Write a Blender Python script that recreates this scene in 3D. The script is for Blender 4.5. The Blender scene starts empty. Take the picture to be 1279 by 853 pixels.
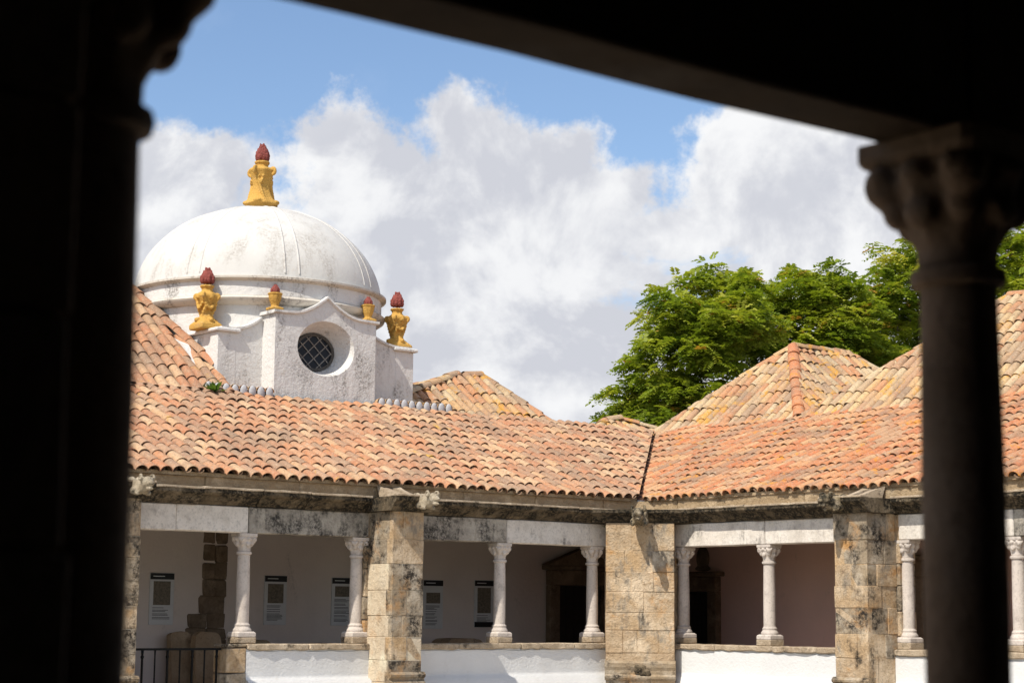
import bpy, bmesh, math, random
import numpy as np
from mathutils import Vector, Matrix
rad = math.radians
random.seed(7)
rng = np.random.default_rng(7)
scene = bpy.context.scene
COL = scene.collection

# ------------------------------------------------------------------ camera
EYE = 5.2                                   # eye height above the court, on the upper gallery
FPX, PITCH, ROLL, AL = 2344.8, 0.1441, -0.0091, 0.6675
cF = Vector((0, math.cos(PITCH), math.sin(PITCH)))
cU = Vector((0, -math.sin(PITCH), math.cos(PITCH)))
cR = Vector((1, 0, 0))
_c, _s = math.cos(ROLL), math.sin(ROLL)
cR, cU = cR*_c - cU*_s, cU*_c + cR*_s
cam = bpy.data.cameras.new('camera')
cam.sensor_width = 36
cam.lens = FPX/1279*36
cam.clip_start, cam.clip_end = 0.05, 5000
cam.dof.use_dof = True
cam.dof.focus_distance = 31
cam.dof.aperture_fstop = 3.6
camo = bpy.data.objects.new('camera', cam)
COL.objects.link(camo)
m = Matrix((cR, cU, -cF)).transposed().to_4x4()
m.translation = (0, 0, EYE)
camo.matrix_world = m
scene.camera = camo
def proj(P):
    d = Vector(P) - Vector((0, 0, EYE)); w = d.dot(cF)
    if w < .1: return (-9999, -9999, 1e9)
    return (639.5 + FPX*d.dot(cR)/w, 426.5 - FPX*d.dot(cU)/w, w)
def raydir(x, y):
    return (cF + cR*((x-639.5)/FPX) - cU*((y-426.5)/FPX)).normalized()

# ------------------------------------------------------------------ sky and sun
SUN = Vector((-0.364, -0.497, 0.788)).normalized()
w = bpy.data.worlds.new('World'); scene.world = w; w.use_nodes = True
nt = w.node_tree; nt.nodes.clear()
def N(nt, t, **kw):
    n = nt.nodes.new(t)
    for k, v in kw.items(): setattr(n, k, v)
    return n
def lk(nt, a, b): nt.links.new(a, b)
def val(nt, s, v):
    if isinstance(v, (int, float, tuple, list)): s.default_value = v
    else: nt.links.new(v, s)
def math_(nt, op, a, b=None, c=None, clamp=False):
    n = N(nt, 'ShaderNodeMath', operation=op); n.use_clamp = clamp
    val(nt, n.inputs[0], a)
    if b is not None: val(nt, n.inputs[1], b)
    if c is not None: val(nt, n.inputs[2], c)
    return n.outputs[0]
def mapr(nt, v, a, b, c=0., d=1., smooth=True):
    n = N(nt, 'ShaderNodeMapRange'); n.interpolation_type = 'SMOOTHSTEP' if smooth else 'LINEAR'
    val(nt, n.inputs[0], v); n.inputs[1].default_value = a; n.inputs[2].default_value = b
    val(nt, n.inputs[3], c); val(nt, n.inputs[4], d)
    return n.outputs[0]
def noise(nt, vec, scale, detail=6, rough=.55, dist=0.):
    n = N(nt, 'ShaderNodeTexNoise')
    if vec is not None: lk(nt, vec, n.inputs['Vector'])
    n.inputs['Scale'].default_value = scale; n.inputs['Detail'].default_value = detail
    n.inputs['Roughness'].default_value = rough; n.inputs['Distortion'].default_value = dist
    return n.outputs['Fac']
def mix(nt, f, a, b, mode='MIX'):
    n = N(nt, 'ShaderNodeMix', data_type='RGBA', blend_type=mode)
    val(nt, n.inputs[0], f)
    for s, v in ((n.inputs[6], a), (n.inputs[7], b)):
        if isinstance(v, (tuple, list)): s.default_value = (*v[:3], 1)
        else: nt.links.new(v, s)
    return n.outputs[2]
sky = N(nt, 'ShaderNodeTexSky', sky_type='NISHITA')
sky.sun_disc = False
sky.sun_elevation = math.asin(SUN.z)
sky.sun_rotation = math.atan2(SUN.x, SUN.y)
sky.air_density, sky.dust_density, sky.ozone_density = 1.0, .6, 2.2
tc = N(nt, 'ShaderNodeTexCoord')
D = tc.outputs['Generated']
# cumulus bank: rounded heads in directions of the sky, edges broken by noise
heads = [(232,262,122),(170,330,150),(330,345,130),(448,216,108),(562,146,76),(610,230,100),(735,272,86),(688,222,72),
         (500,360,190),(700,430,220),(965,232,132),(1100,240,190),(930,430,210),(250,470,230),(1250,420,250),(20,420,230),(640,700,420),(1380,200,200)]
fld = None
for (x, y, r) in heads:
    dv = N(nt, 'ShaderNodeVectorMath', operation='DISTANCE')
    lk(nt, D, dv.inputs[0]); dv.inputs[1].default_value = raydir(x, y)
    sd = math_(nt, 'SUBTRACT', r/FPX, dv.outputs['Value'])
    fld = sd if fld is None else math_(nt, 'SMOOTH_MAX', fld, sd, .012)
# the same kind of broken cloud over the rest of the sky
wide = noise(nt, D, 2.6, 4, .5)
far = N(nt, 'ShaderNodeVectorMath', operation='DISTANCE'); lk(nt, D, far.inputs[0]); far.inputs[1].default_value = raydir(640, 300)
fw = mapr(nt, far.outputs['Value'], .36, .6)
wsd = math_(nt, 'MULTIPLY', math_(nt, 'SUBTRACT', wide, .5), .35)
wsd = math_(nt, 'SUBTRACT', wsd, math_(nt, 'MULTIPLY', math_(nt, 'SUBTRACT', 1., fw), .5))
fld = math_(nt, 'SUBTRACT', math_(nt, 'MAXIMUM', fld, wsd), .004)
n1_ = noise(nt, D, 20, 10, .64)
n2_ = noise(nt, D, 75, 6, .62)
edge = math_(nt, 'ADD', fld, math_(nt, 'MULTIPLY', math_(nt, 'SUBTRACT', n1_, .5), .085))
edge = math_(nt, 'ADD', edge, math_(nt, 'MULTIPLY', math_(nt, 'SUBTRACT', n2_, .5), .010))
cover = mapr(nt, edge, -.004, .011)
# thin tears inside the bank
tear = noise(nt, D, 9, 7, .62, .4)
cover = math_(nt, 'MULTIPLY', cover, math_(nt, 'SUBTRACT', 1., mapr(nt, tear, .64, .75, 0., .75)))
# billow shading: density here against density a little nearer the sun
off = N(nt, 'ShaderNodeVectorMath', operation='ADD'); lk(nt, D, off.inputs[0]); off.inputs[1].default_value = (-.012, 0, .02)
nb0 = noise(nt, D, 13, 8, .58, .3); nb1 = noise(nt, off.outputs[0], 13, 8, .58, .3)
bil = math_(nt, 'SUBTRACT', nb0, nb1)
rim = math_(nt, 'MULTIPLY', mapr(nt, edge, .0, .05, 1., 0.), .12)
sh = math_(nt, 'ADD', math_(nt, 'ADD', mapr(nt, bil, -.12, .16, .0, 1.), rim), math_(nt, 'MULTIPLY', math_(nt, 'SUBTRACT', noise(nt, D, 5.5, 4, .5), .5), .9), clamp=True)
ccol = mix(nt, sh, (5.7, 5.85, 6.4), (8.5, 8.55, 8.65))
veil = noise(nt, D, 7, 6, .6)
skyc = mix(nt, mapr(nt, veil, .5, .8, .0, .18), sky.outputs[0], (6.6, 6.9, 7.6))
skyc = mix(nt, 1.0, skyc, (1.36, 1.38, 1.42), 'MULTIPLY')
bgc = mix(nt, cover, skyc, ccol)
bg = N(nt, 'ShaderNodeBackground'); lk(nt, bgc, bg.inputs[0]); bg.inputs[1].default_value = .1
wo = N(nt, 'ShaderNodeOutputWorld'); lk(nt, bg.outputs[0], wo.inputs[0])
sun = bpy.data.lights.new('sun', 'SUN'); sun.energy = 4.6; sun.angle = rad(.53); sun.color = (1, .925, .80)
suno = bpy.data.objects.new('sun', sun); COL.objects.link(suno)
suno.rotation_euler = (-SUN).to_track_quat('-Z', 'Y').to_euler(); suno.location = SUN*80
vs = scene.view_settings
vs.view_transform = 'Standard'; vs.look = 'None'; vs.exposure = .16; vs.gamma = 1; vs.use_curve_mapping = False

# ------------------------------------------------------------------ materials
def newmat(name):
    mt = bpy.data.materials.new(name); mt.use_nodes = True
    t = mt.node_tree; b = t.nodes['Principled BSDF']
    b.inputs['Specular IOR Level'].default_value = .25
    return mt, t, b
def pos(t):
    return N(t, 'ShaderNodeNewGeometry').outputs['Position']
def bump(t, b, h, strength=.4, dist=.02):
    n = N(t, 'ShaderNodeBump'); n.inputs['Strength'].default_value = strength; n.inputs['Distance'].default_value = dist
    lk(t, h, n.inputs['Height']); lk(t, n.outputs[0], b.inputs['Normal'])
def stretch(t, vec, sc):
    n = N(t, 'ShaderNodeVectorMath', operation='MULTIPLY'); lk(t, vec, n.inputs[0]); n.inputs[1].default_value = sc
    return n.outputs[0]
def ramp(t, f, stops, interp='LINEAR'):
    r = N(t, 'ShaderNodeValToRGB'); r.color_ramp.interpolation = interp
    el = r.color_ramp.elements
    while len(el) < len(stops): el.new(.5)
    for e, (p, c) in zip(el, stops): e.position = p; e.color = (*c, 1)
    val(t, r.inputs[0], f); return r.outputs[0]
def tile_mat(name, pal, lichen, ldens):
    mt, t, b = newmat(name); P = pos(t)
    at = N(t, 'ShaderNodeAttribute', attribute_name='tc').outputs['Fac']
    k = len(pal); mean = [sum(p[i] for p in pal)/k for i in range(3)]; pal = [tuple((p[i]*.78+mean[i]*.22)*q for i, q in enumerate((.97,.93,.84))) for p in pal]
    c = ramp(t, at, [(i/k, p) for i, p in enumerate(pal)], 'CONSTANT')
    c = mix(t, mapr(t, noise(t, P, 9, 6, .65), .35, .75, 0., .4), c, (.48, .34, .21))
    c = mix(t, mapr(t, noise(t, P, 1.1, 7, .65, .2), .46, .68, 0., .65), c, (.22, .155, .11))
    c = mix(t, mapr(t, noise(t, P, 2.7, 7, .7), .56, .70, 0., .55), c, (.56, .47, .34))
    g = noise(t, P, 26, 5, .65)
    c = mix(t, mapr(t, g, .48, .70, 0., .7), c, (.18, .125, .09))
    c = mix(t, mapr(t, noise(t, P, 48, 5, .65), .50, .72, 0., .55), c, (.62, .52, .40))
    c = mix(t, mapr(t, noise(t, P, 15, 6, .7), .52, .72, 0., .45), c, (.50, .22, .11))
    li = noise(t, P, 2.1, 7, .72, .6)
    lm = math_(t, 'MULTIPLY', mapr(t, li, ldens, ldens+.06), mapr(t, noise(t, P, 40, 4, .6), .34, .52))
    c = mix(t, lm, c, lichen)
    lk(t, c, b.inputs['Base Color']); b.inputs['Roughness'].default_value = .93
    bump(t, b, math_(t, 'ADD', g, noise(t, P, 110, 3)), .35, .012)
    return mt
M = {}
M['tile_l'] = tile_mat('terracotta_salmon', [(.44,.20,.115),(.50,.265,.16),(.38,.17,.10),(.55,.36,.22),(.34,.205,.145),(.49,.22,.115),(.40,.26,.19),(.58,.41,.27),(.45,.18,.095),(.30,.20,.15)], (.50,.30,.06), .63)
M['tile_r'] = tile_mat('terracotta_orange', [(.50,.185,.08),(.55,.265,.13),(.52,.165,.065),(.58,.36,.20),(.42,.215,.13),(.56,.205,.08),(.45,.29,.19),(.58,.31,.16),(.50,.15,.06),(.36,.22,.15)], (.58,.25,.04), .585)
M['tile_p'] = tile_mat('terracotta_lichened', [(.49,.32,.19),(.58,.45,.28),(.46,.20,.10),(.43,.33,.23),(.60,.45,.25),(.40,.24,.16),(.34,.25,.19),(.56,.36,.18),(.50,.22,.11),(.56,.48,.34)], (.52,.28,.06), .555)
def pan_mat():
    mt, t, b = newmat('pan_tile'); P = pos(t)
    c = mix(t, noise(t, P, 8, 6, .65), (.12,.075,.05), (.27,.18,.115))  # dirt and the shade of the grooves both put into the colour
    lk(t, c, b.inputs['Base Color']); b.inputs['Roughness'].default_value = .95
    return mt
M['pan'] = pan_mat()
def stone_mat(name, c0, c1, c2, dark=.5, darkc=(.035,.03,.026), vary=.6, bs=.5, streak=.0, sc=1., patina=0.):
    mt, t, b = newmat(name); P = pos(t); b.inputs['Specular IOR Level'].default_value = .06
    oi = N(t, 'ShaderNodeObjectInfo').outputs['Random']
    ofs = N(t, 'ShaderNodeVectorMath', operation='ADD'); lk(t, P, ofs.inputs[0])
    cm = N(t, 'ShaderNodeCombineXYZ'); lk(t, math_(t, 'MULTIPLY', oi, 37.), cm.inputs[0]); lk(t, cm.outputs[0], ofs.inputs[1])
    Q = P if patina else ofs.outputs[0]
    c = mix(t, mapr(t, oi, 0, 1, 0., vary, False), c0, c1)
    c = mix(t, mapr(t, noise(t, Q, 3.2*sc, 7, .65, .15), .42, .66, 0., .85), c, c2)
    f = noise(t, Q, 30*sc, 6, .7)
    pt = noise(t, Q, 1.7*sc, 6, .6, .2)
    c = mix(t, mapr(t, pt, .50, .66, 0., .7), c, tuple(min(.8, x*1.28+.03) for x in c2))
    c = mix(t, mapr(t, noise(t, Q, 5.5*sc, 7, .7), .52, .70, 0., .75), c, (c0[0]*.62, c0[1]*.60, c0[2]*.60))
    if patina:
        c = mix(t, mapr(t, noise(t, P, 1.9, 6, .65, .3), .54, .68, 0., patina), c, (.50,.26,.09))
        c = mix(t, mapr(t, noise(t, stretch(t, P, (1.6,1.6,.8)), 2.4, 7, .7, .2), .52, .66, 0., patina), c, (.25,.225,.19))
    c = mix(t, mapr(t, f, .48, .75, 0., .6), c, tuple(x*.38 for x in c0))
    st = stretch(t, Q, (5, 5, .55))
    sn = noise(t, st, 1.6*sc, 6, .65, .4)
    dk = math_(t, 'MULTIPLY', mapr(t, math_(t, 'ADD', math_(t, 'MULTIPLY', sn, streak), math_(t, 'MULTIPLY', noise(t, Q, 2.6*sc, 7, .68, .1), 1-streak)), 1-dark-.03, 1-dark+.13), mapr(t, noise(t, Q, 22, 5, .7), .3, .58))
    c = mix(t, dk, c, darkc)
    lk(t, c, b.inputs['Base Color']); b.inputs['Roughness'].default_value = .92
    bump(t, b, math_(t, 'ADD', noise(t, Q, 12*sc, 8, .68), math_(t, 'MULTIPLY', f, .5)), bs, .04)
    return mt
M['pier'] = stone_mat('ochre_limestone', (.52,.36,.205), (.45,.34,.23), (.58,.47,.34), .475, (.045,.04,.034), .9, 1., .35, 1., .85)
M['pier_sunlit'] = stone_mat('sunlit_limestone', (.64,.53,.385), (.56,.46,.34), (.66,.57,.44), .40, (.10,.085,.07), .9, .7, .5, 1., .35)  # lit copy of the pier stone; sunlight on side faces painted in
M['pier_dark'] = stone_mat('weathered_shaded_limestone', (.38,.29,.19), (.28,.23,.17), (.44,.38,.30), .52, (.035,.03,.026), 1., .7, 0., 1., .6)  # weathering; on left wing fronts it also serves as painted shade
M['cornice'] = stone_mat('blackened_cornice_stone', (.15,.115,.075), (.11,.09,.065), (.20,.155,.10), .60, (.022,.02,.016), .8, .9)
M['band'] = stone_mat('eave_mortar', (.42,.31,.19), (.38,.28,.18), (.48,.37,.24), .38, (.10,.08,.06), .5, .9, 0., 2.2)
M['coping'] = stone_mat('coping_limestone', (.45,.36,.26), (.38,.29,.20), (.52,.43,.32), .44, (.06,.05,.04), .8, .8, 0., 1.8)
M['lintel_grey'] = stone_mat('streaked_lintel', (.46,.42,.36), (.40,.37,.32), (.30,.27,.23), .53, (.05,.046,.042), .6, .6, .3)
M['lintel_pale'] = stone_mat('pale_lintel', (.72,.67,.61), (.66,.62,.56), (.55,.50,.44), .43, (.10,.09,.085), .5, .4, .4)
M['column'] = stone_mat('pale_marble', (.60,.54,.49), (.55,.49,.44), (.47,.42,.38), .33, (.16,.14,.12), .6, .25)
M['near_lintel'] = stone_mat('shaded_lintel', (.045,.03,.018), (.04,.027,.017), (.03,.021,.014), .40, (.015,.011,.008), .6, .5)  # near-black base: the shade under the beam is put into the colour
M['near'] = stone_mat('shaded_limestone', (.17,.115,.078), (.15,.10,.07), (.11,.077,.054), .40, (.06,.05,.04), .6, .5)  # dark copy of the column stone, gallery shade painted in
M['gargoyle'] = stone_mat('gargoyle_stone', (.44,.37,.27), (.38,.31,.22), (.50,.44,.34), .48, (.05,.045,.035), .8, .8, 0., 2.5)
M['gargoyle_dark'] = stone_mat('mossy_gargoyle_stone', (.30,.24,.15), (.26,.20,.13), (.36,.30,.22), .56, (.035,.032,.025), .8, .8, 0., 2.5)
M['rubble'] = stone_mat('rubble_stone', (.20,.14,.09), (.15,.11,.075), (.25,.18,.12), .42, (.05,.04,.03), 1., .8)
M['slab'] = stone_mat('brown_stone', (.36,.25,.155), (.30,.21,.13), (.40,.30,.20), .35, (.06,.045,.03), .9, .6)
M['paving'] = stone_mat('court_paving', (.52,.46,.38), (.48,.42,.34), (.56,.50,.42), .3, (.15,.13,.10), .2, .3)
def plaster_mat(name, col, dirt, dens, bs=.35, scale=5., dirtc=(.16,.14,.125), soft=0.):
    mt, t, b = newmat(name); P = pos(t)
    c = mix(t, mapr(t, noise(t, P, 1.3, 5, .6), .35, .7, 0., .35), col, tuple(x*.82 for x in col))
    st = stretch(t, P, (1, 1, .35))
    a = noise(t, st, 2.3, 8, .7, .5); g = noise(t, P, 28, 6, .72)
    c = mix(t, math_(t, 'MULTIPLY', mapr(t, a, 1-dens, 1-dens+.14+soft), mapr(t, g, .42-soft, .60+soft, 0., dirt)), c, dirtc)
    c = mix(t, mapr(t, noise(t, P, 6, 7, .7), .56, .78, 0., dirt*.55), c, (.50,.44,.36))
    lk(t, c, b.inputs['Base Color']); b.inputs['Roughness'].default_value = .9
    bump(t, b, math_(t, 'ADD', noise(t, P, scale*3, 6, .62), math_(t, 'MULTIPLY', g, .35)), bs, .035)
    return mt
M['white'] = plaster_mat('whitewash', (.67,.675,.68), .45, .42, .28, 8., (.30,.28,.25), .08)
M['chapel'] = plaster_mat('stained_whitewash', (.70,.69,.675), .95, .535, .5, 5., (.15,.135,.12), .05)
M['dome'] = plaster_mat('dome_limewash', (.61,.60,.58), .72, .57, .2, 3., (.27,.23,.195), .10)
M['grime'] = plaster_mat('grimy_moulding', (.60,.56,.50), .8, .56, .3)
M['wall_l'] = plaster_mat('gallery_plaster', (.70,.60,.535), .4, .42, .2)
M['wall_r'] = plaster_mat('rose_gallery_plaster', (.80,.54,.45), .35, .42, .2)
M['wall_n'] = plaster_mat('shaded_gallery_plaster', (.035,.032,.03), .2, .35, .1)  # whitewash turned almost black, so the colour itself carries the shade
def plain(name, col, rough=.6, spec=.3, metal=0., var=.25, vs_=12.):
    mt, t, b = newmat(name); P = pos(t)
    c = mix(t, mapr(t, noise(t, P, vs_, 6, .65), .35, .7), col, tuple(x*(1-var) for x in col))
    lk(t, c, b.inputs['Base Color']); b.inputs['Roughness'].default_value = rough
    b.inputs['Specular IOR Level'].default_value = spec; b.inputs['Metallic'].default_value = metal
    return mt
M['yellow'] = plaster_mat('ochre_yellow_paint', (.60,.35,.085), .75, .50, .7, 14., (.20,.11,.035))
M['red'] = plaster_mat('oxide_red_paint', (.27,.072,.06), .7, .5, .7, 14., (.06,.02,.02))
M['iron'] = plain('black_iron', (.006,.006,.006), .6, .15)
M['lead'] = plain('lead_came', (.10,.09,.08), .6, .3, 0., .5, 30)
M['came'] = plain('grey_glazing_bar', (.30,.28,.26), .6, .3, 0., .4, 30)
M['wood'] = plain('dark_wood', (.02,.014,.011), .7)
M['timber'] = plain('dark_ceiling_timber', (.035,.024,.017), .8)
M['floor'] = plain('gallery_floor_tiles', (.42,.25,.17), .85)
M['floor_n'] = plain('shaded_gallery_flags', (.06,.045,.035), .85)  # floor colour darkened to stand in for the gallery shade
M['board'] = plain('panel_white', (.62,.61,.60), .5, .3, 0., .06)
M['black'] = plain('panel_black', (.012,.012,.013), .5)
M['print'] = plain('panel_print', (.20,.165,.12), .6, .3, 0., .5, 30)
M['ink'] = plain('panel_text', (.16,.155,.15), .6)
M['plug'] = plaster_mat('limewashed_tile_end', (.44,.44,.46), .4, .45, .3)
M['zinc'] = plain('valley_flashing', (.10,.05,.032), .85, .1, 0., .6, 14)
def glass_mat():
    mt, t, b = newmat('old_window_glass')
    b.inputs['Base Color'].default_value = (.008,.012,.02,1); b.inputs['Roughness'].default_value = .2
    b.inputs['Specular IOR Level'].default_value = .18
    bump(t, b, noise(t, pos(t), 9, 3), .25, .02)
    return mt
M['glass'] = glass_mat()
def leaf_mat(name, pal):
    mt, t, b = newmat(name)
    at = N(t, 'ShaderNodeAttribute', attribute_name='tc').outputs['Fac']
    c = ramp(t, at, [(i/(len(pal)-1), p) for i, p in enumerate(pal)])
    lk(t, c, b.inputs['Base Color']); b.inputs['Roughness'].default_value = .5
    tr = N(t, 'ShaderNodeBsdfTranslucent'); lk(t, mix(t, 1., c, (1.25,1.3,.5), 'MULTIPLY'), tr.inputs[0])
    ms = N(t, 'ShaderNodeMixShader'); ms.inputs[0].default_value = .42
    lk(t, b.outputs[0], ms.inputs[1]); lk(t, tr.outputs[0], ms.inputs[2])
    lk(t, ms.outputs[0], t.nodes['Material Output'].inputs[0])
    return mt
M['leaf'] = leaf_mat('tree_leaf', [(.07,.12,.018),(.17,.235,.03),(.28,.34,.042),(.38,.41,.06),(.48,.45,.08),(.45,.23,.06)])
M['weed'] = leaf_mat('weed_leaf', [(.07,.14,.03),(.12,.20,.05)])
M['bark'] = plain('bark', (.17,.14,.11), .9, .2, 0., .5, 20)
def ground_mat():
    mt, t, b = newmat('earth'); P = pos(t)
    lk(t, mix(t, noise(t, P, .3, 8, .6), (.20,.17,.12), (.10,.12,.05)), b.inputs['Base Color'])
    b.inputs['Roughness'].default_value = .95
    return mt
M['earth'] = ground_mat()

# ------------------------------------------------------------------ object helpers
def link(name, data, parent=None):
    o = bpy.data.objects.new(name, data); COL.objects.link(o)
    if parent is not None: o.parent = parent
    return o
def tag(o, label, cat, group=None):
    o['label'] = label; o['category'] = cat
    if group: o['group'] = group
    return o
def empty(name, loc, rz=0., label=None, cat=None, group=None, parent=None):
    o = link(name, None, parent); o.empty_display_size = .3
    o.location = loc; o.rotation_euler = (0, 0, rz)
    if label: tag(o, label, cat, group)
    return o
def mesh(name, V, F, mat, parent=None, smooth=False, attr=None):
    me = bpy.data.meshes.new(name)
    me.from_pydata([tuple(map(float, v)) for v in V], [], [tuple(map(int, f)) for f in F])
    me.materials.append(mat)
    if smooth: me.polygons.foreach_set('use_smooth', [True]*len(me.polygons))
    if attr is not None:
        a = me.attributes.new('tc', 'FLOAT', 'POINT'); a.data.foreach_set('value', np.asarray(attr, dtype=np.float32))
    me.update()
    return link(name, me, parent)
def bm_obj(name, bm, mat, parent=None, smooth=False):
    bmesh.ops.recalc_face_normals(bm, faces=bm.faces)
    me = bpy.data.meshes.new(name); bm.to_mesh(me); bm.free(); me.materials.append(mat)
    if smooth: me.polygons.foreach_set('use_smooth', [True]*len(me.polygons))
    return link(name, me, parent)
def box(name, x0, x1, y0, y1, z0, z1, mat, parent=None, bev=0., jit=0., taper=0., seg=1):
    x0, x1 = sorted((x0, x1)); y0, y1 = sorted((y0, y1))
    bm = bmesh.new()
    bmesh.ops.create_cube(bm, size=1)
    for v in bm.verts:
        v.co = Vector(((x0+x1)/2 + v.co.x*(x1-x0), (y0+y1)/2 + v.co.y*(y1-y0), (z0+z1)/2 + v.co.z*(z1-z0)))
        if jit: v.co += Vector((random.uniform(-jit, jit), random.uniform(-jit, jit), random.uniform(-jit, jit)))
    if bev: bmesh.ops.bevel(bm, geom=list(bm.edges), offset=bev, segments=seg, affect='EDGES', profile=.6)
    return bm_obj(name, bm, mat, parent)
def rough_box(name, x0, x1, y0, y1, z0, z1, mat, parent=None, step=.12, amp=.012, bev=.02, zbot=0., seed=0):
    """a stone with an uneven surface; zbot ruffles the lower edge"""
    x0, x1 = sorted((x0, x1))
    bm = bmesh.new(); bmesh.ops.create_cube(bm, size=1)
    for v in bm.verts: v.co = Vector(((x0+x1)/2 + v.co.x*(x1-x0), (y0+y1)/2 + v.co.y*(y1-y0), (z0+z1)/2 + v.co.z*(z1-z0)))
    if bev: bmesh.ops.bevel(bm, geom=list(bm.edges), offset=bev, segments=1, affect='EDGES')
    n = max(1, int((x1-x0)/step))
    for i in range(1, n):
        x = x0 + (x1-x0)*i/n
        bmesh.ops.bisect_plane(bm, geom=bm.verts[:]+bm.edges[:]+bm.faces[:], plane_co=(x,0,0), plane_no=(1,0,0))
    r = random.Random(seed)
    tab = {}
    for v in bm.verts:
        k = round(v.co.x/ max(step*.5, .01))
        if k not in tab: tab[k] = (r.uniform(-1,1), r.uniform(-1,1), r.uniform(0,1))
        a, b_, c_ = tab[k]
        v.co.y += a*amp; v.co.z += b_*amp*.5
        if zbot and v.co.z < (z0+z1)/2: v.co.z -= c_*zbot
    return bm_obj(name, bm, mat, parent)
def lathe(name, prof, mat, parent=None, loc=(0,0,0), n=24, smooth=True, mod=None):
    V, F = [], []
    for i, (r, z) in enumerate(prof):
        for j in range(n):
            a = 2*math.pi*j/n; rr = r*(mod(a, z, i) if mod else 1)
            V.append((loc[0]+rr*math.cos(a), loc[1]+rr*math.sin(a), loc[2]+z))
    for i in range(len(prof)-1):
        for j in range(n):
            F.append((i*n+j, i*n+(j+1) % n, (i+1)*n+(j+1) % n, (i+1)*n+j))
    F.append(tuple(range(n))[::-1]); F.append(tuple((len(prof)-1)*n+j for j in range(n)))
    o = mesh(name, V, F, mat, parent, smooth)
    if smooth:
        for p in o.data.polygons[-2:]: p.use_smooth = False
        o.data.set_sharp_from_angle(angle=rad(42))
    return o
def prism(name, pts, axis_o, ex, ey, ez, length, mat, parent=None):
    """profile pts (p,q) along ex,ey swept by length along ez"""
    o, ex, ey, ez = map(Vector, (axis_o, ex, ey, ez)); n = len(pts)
    V = [o + ex*p + ey*q for p, q in pts] + [o + ex*p + ey*q + ez*length for p, q in pts]
    F = [(i, (i+1) % n, n+(i+1) % n, n+i) for i in range(n)] + [tuple(range(n))[::-1], tuple(range(n, 2*n))]
    bm = bmesh.new(); vs_ = [bm.verts.new(v) for v in V]
    for f in F: bm.faces.new([vs_[i] for i in f])
    return bm_obj(name, bm, mat, parent)
def tube(bm, pts, radii, n=6):
    pts = [Vector(p) for p in pts]; rings = []
    for i, p in enumerate(pts):
        d = (pts[min(i+1, len(pts)-1)] - pts[max(i-1, 0)]).normalized()
        q = d.to_track_quat('Z', 'Y'); r = radii[i] if hasattr(radii, '__len__') else radii
        rings.append([bm.verts.new(p + q @ Vector((r*math.cos(2*math.pi*k/n), r*math.sin(2*math.pi*k/n), 0))) for k in range(n)])
    for a, b in zip(rings, rings[1:]):
        for k in range(n): bm.faces.new((a[k], a[(k+1) % n], b[(k+1) % n], b[k]))
    bm.faces.new(rings[0][::-1]); bm.faces.new(rings[-1])
def blob(bm, c, s, rot=None, sub=2):
    mt = Matrix.Translation(c) @ (rot.to_matrix().to_4x4() if rot is not None else Matrix()) @ Matrix.Diagonal((*s, 1))
    bmesh.ops.create_icosphere(bm, subdivisions=sub, radius=1, matrix=mt)
def remesh_obj(name, bm, mat, parent, voxel, loc=None, noise_amp=0., rz=0., smooth=1):
    me = bpy.data.meshes.new(name+'_src'); bm.to_mesh(me); bm.free()
    o = bpy.data.objects.new(name+'_src', me); COL.objects.link(o)
    md = o.modifiers.new('r', 'REMESH'); md.mode = 'VOXEL'; md.voxel_size = voxel; md.use_smooth_shade = True
    sm = o.modifiers.new('s', 'SMOOTH'); sm.iterations = smooth; sm.factor = .35
    dg = bpy.context.evaluated_depsgraph_get()
    m2 = bpy.data.meshes.new_from_object(o.evaluated_get(dg)); m2.name = name
    bpy.data.objects.remove(o); bpy.data.meshes.remove(me)
    m2.materials.clear(); m2.materials.append(mat)
    m2.polygons.foreach_set('use_smooth', [True]*len(m2.polygons))
    r = link(name, m2, parent)
    if loc is not None: r.location = loc
    r.rotation_euler.z = rz
    return r

# ------------------------------------------------------------------ roof tiles
def tile_geo(L=.44, r0=.110, r1=.093, lift0=.038, lift1=.026, th=.010, n=7):
    V, F = [], []
    for (y, r, lf) in ((0, r0, lift0), (L, r1, lift1)):
        for k in range(n+1):
            a = math.pi*k/n
            V.append((r*math.cos(a), y, lf + r*.86*math.sin(a)))
        for k in range(n+1):
            a = math.pi*k/n
            V.append(((r-th)*math.cos(a), y, lf + (r*.86-th)*math.sin(a)))
    m_ = n+1
    for k in range(n):
        F.append((k, k+1, 2*m_+k+1, 2*m_+k))
        F.append((m_+k, 3*m_+k, 3*m_+k+1, m_+k+1))
        F.append((k, m_+k, m_+k+1, k+1))
    F.append((0, 2*m_, 3*m_, m_)); F.append((n, m_+n, 3*m_+n, 2*m_+n))
    return np.array(V), F
TV, TF = tile_geo()
def smooth_tile(me):
    n = len(me.polygons); me.polygons.foreach_set('use_smooth', [True]*n); me.set_sharp_from_angle(angle=rad(35))
_tcache = {}
def tile_mesh(matkey, k, s):
    key = (matkey, k, s)
    if key not in _tcache:
        me = bpy.data.meshes.new('tile')
        me.from_pydata([tuple(v) for v in (TV*np.array([s,1,s]))], [], TF); me.materials.append(M[matkey])
        me.attributes.new('tc', 'FLOAT', 'POINT').data.foreach_set('value', np.full(len(TV), (k+.5)/10, np.float32))
        smooth_tile(me); _tcache[key] = me
    return _tcache[key]
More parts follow.
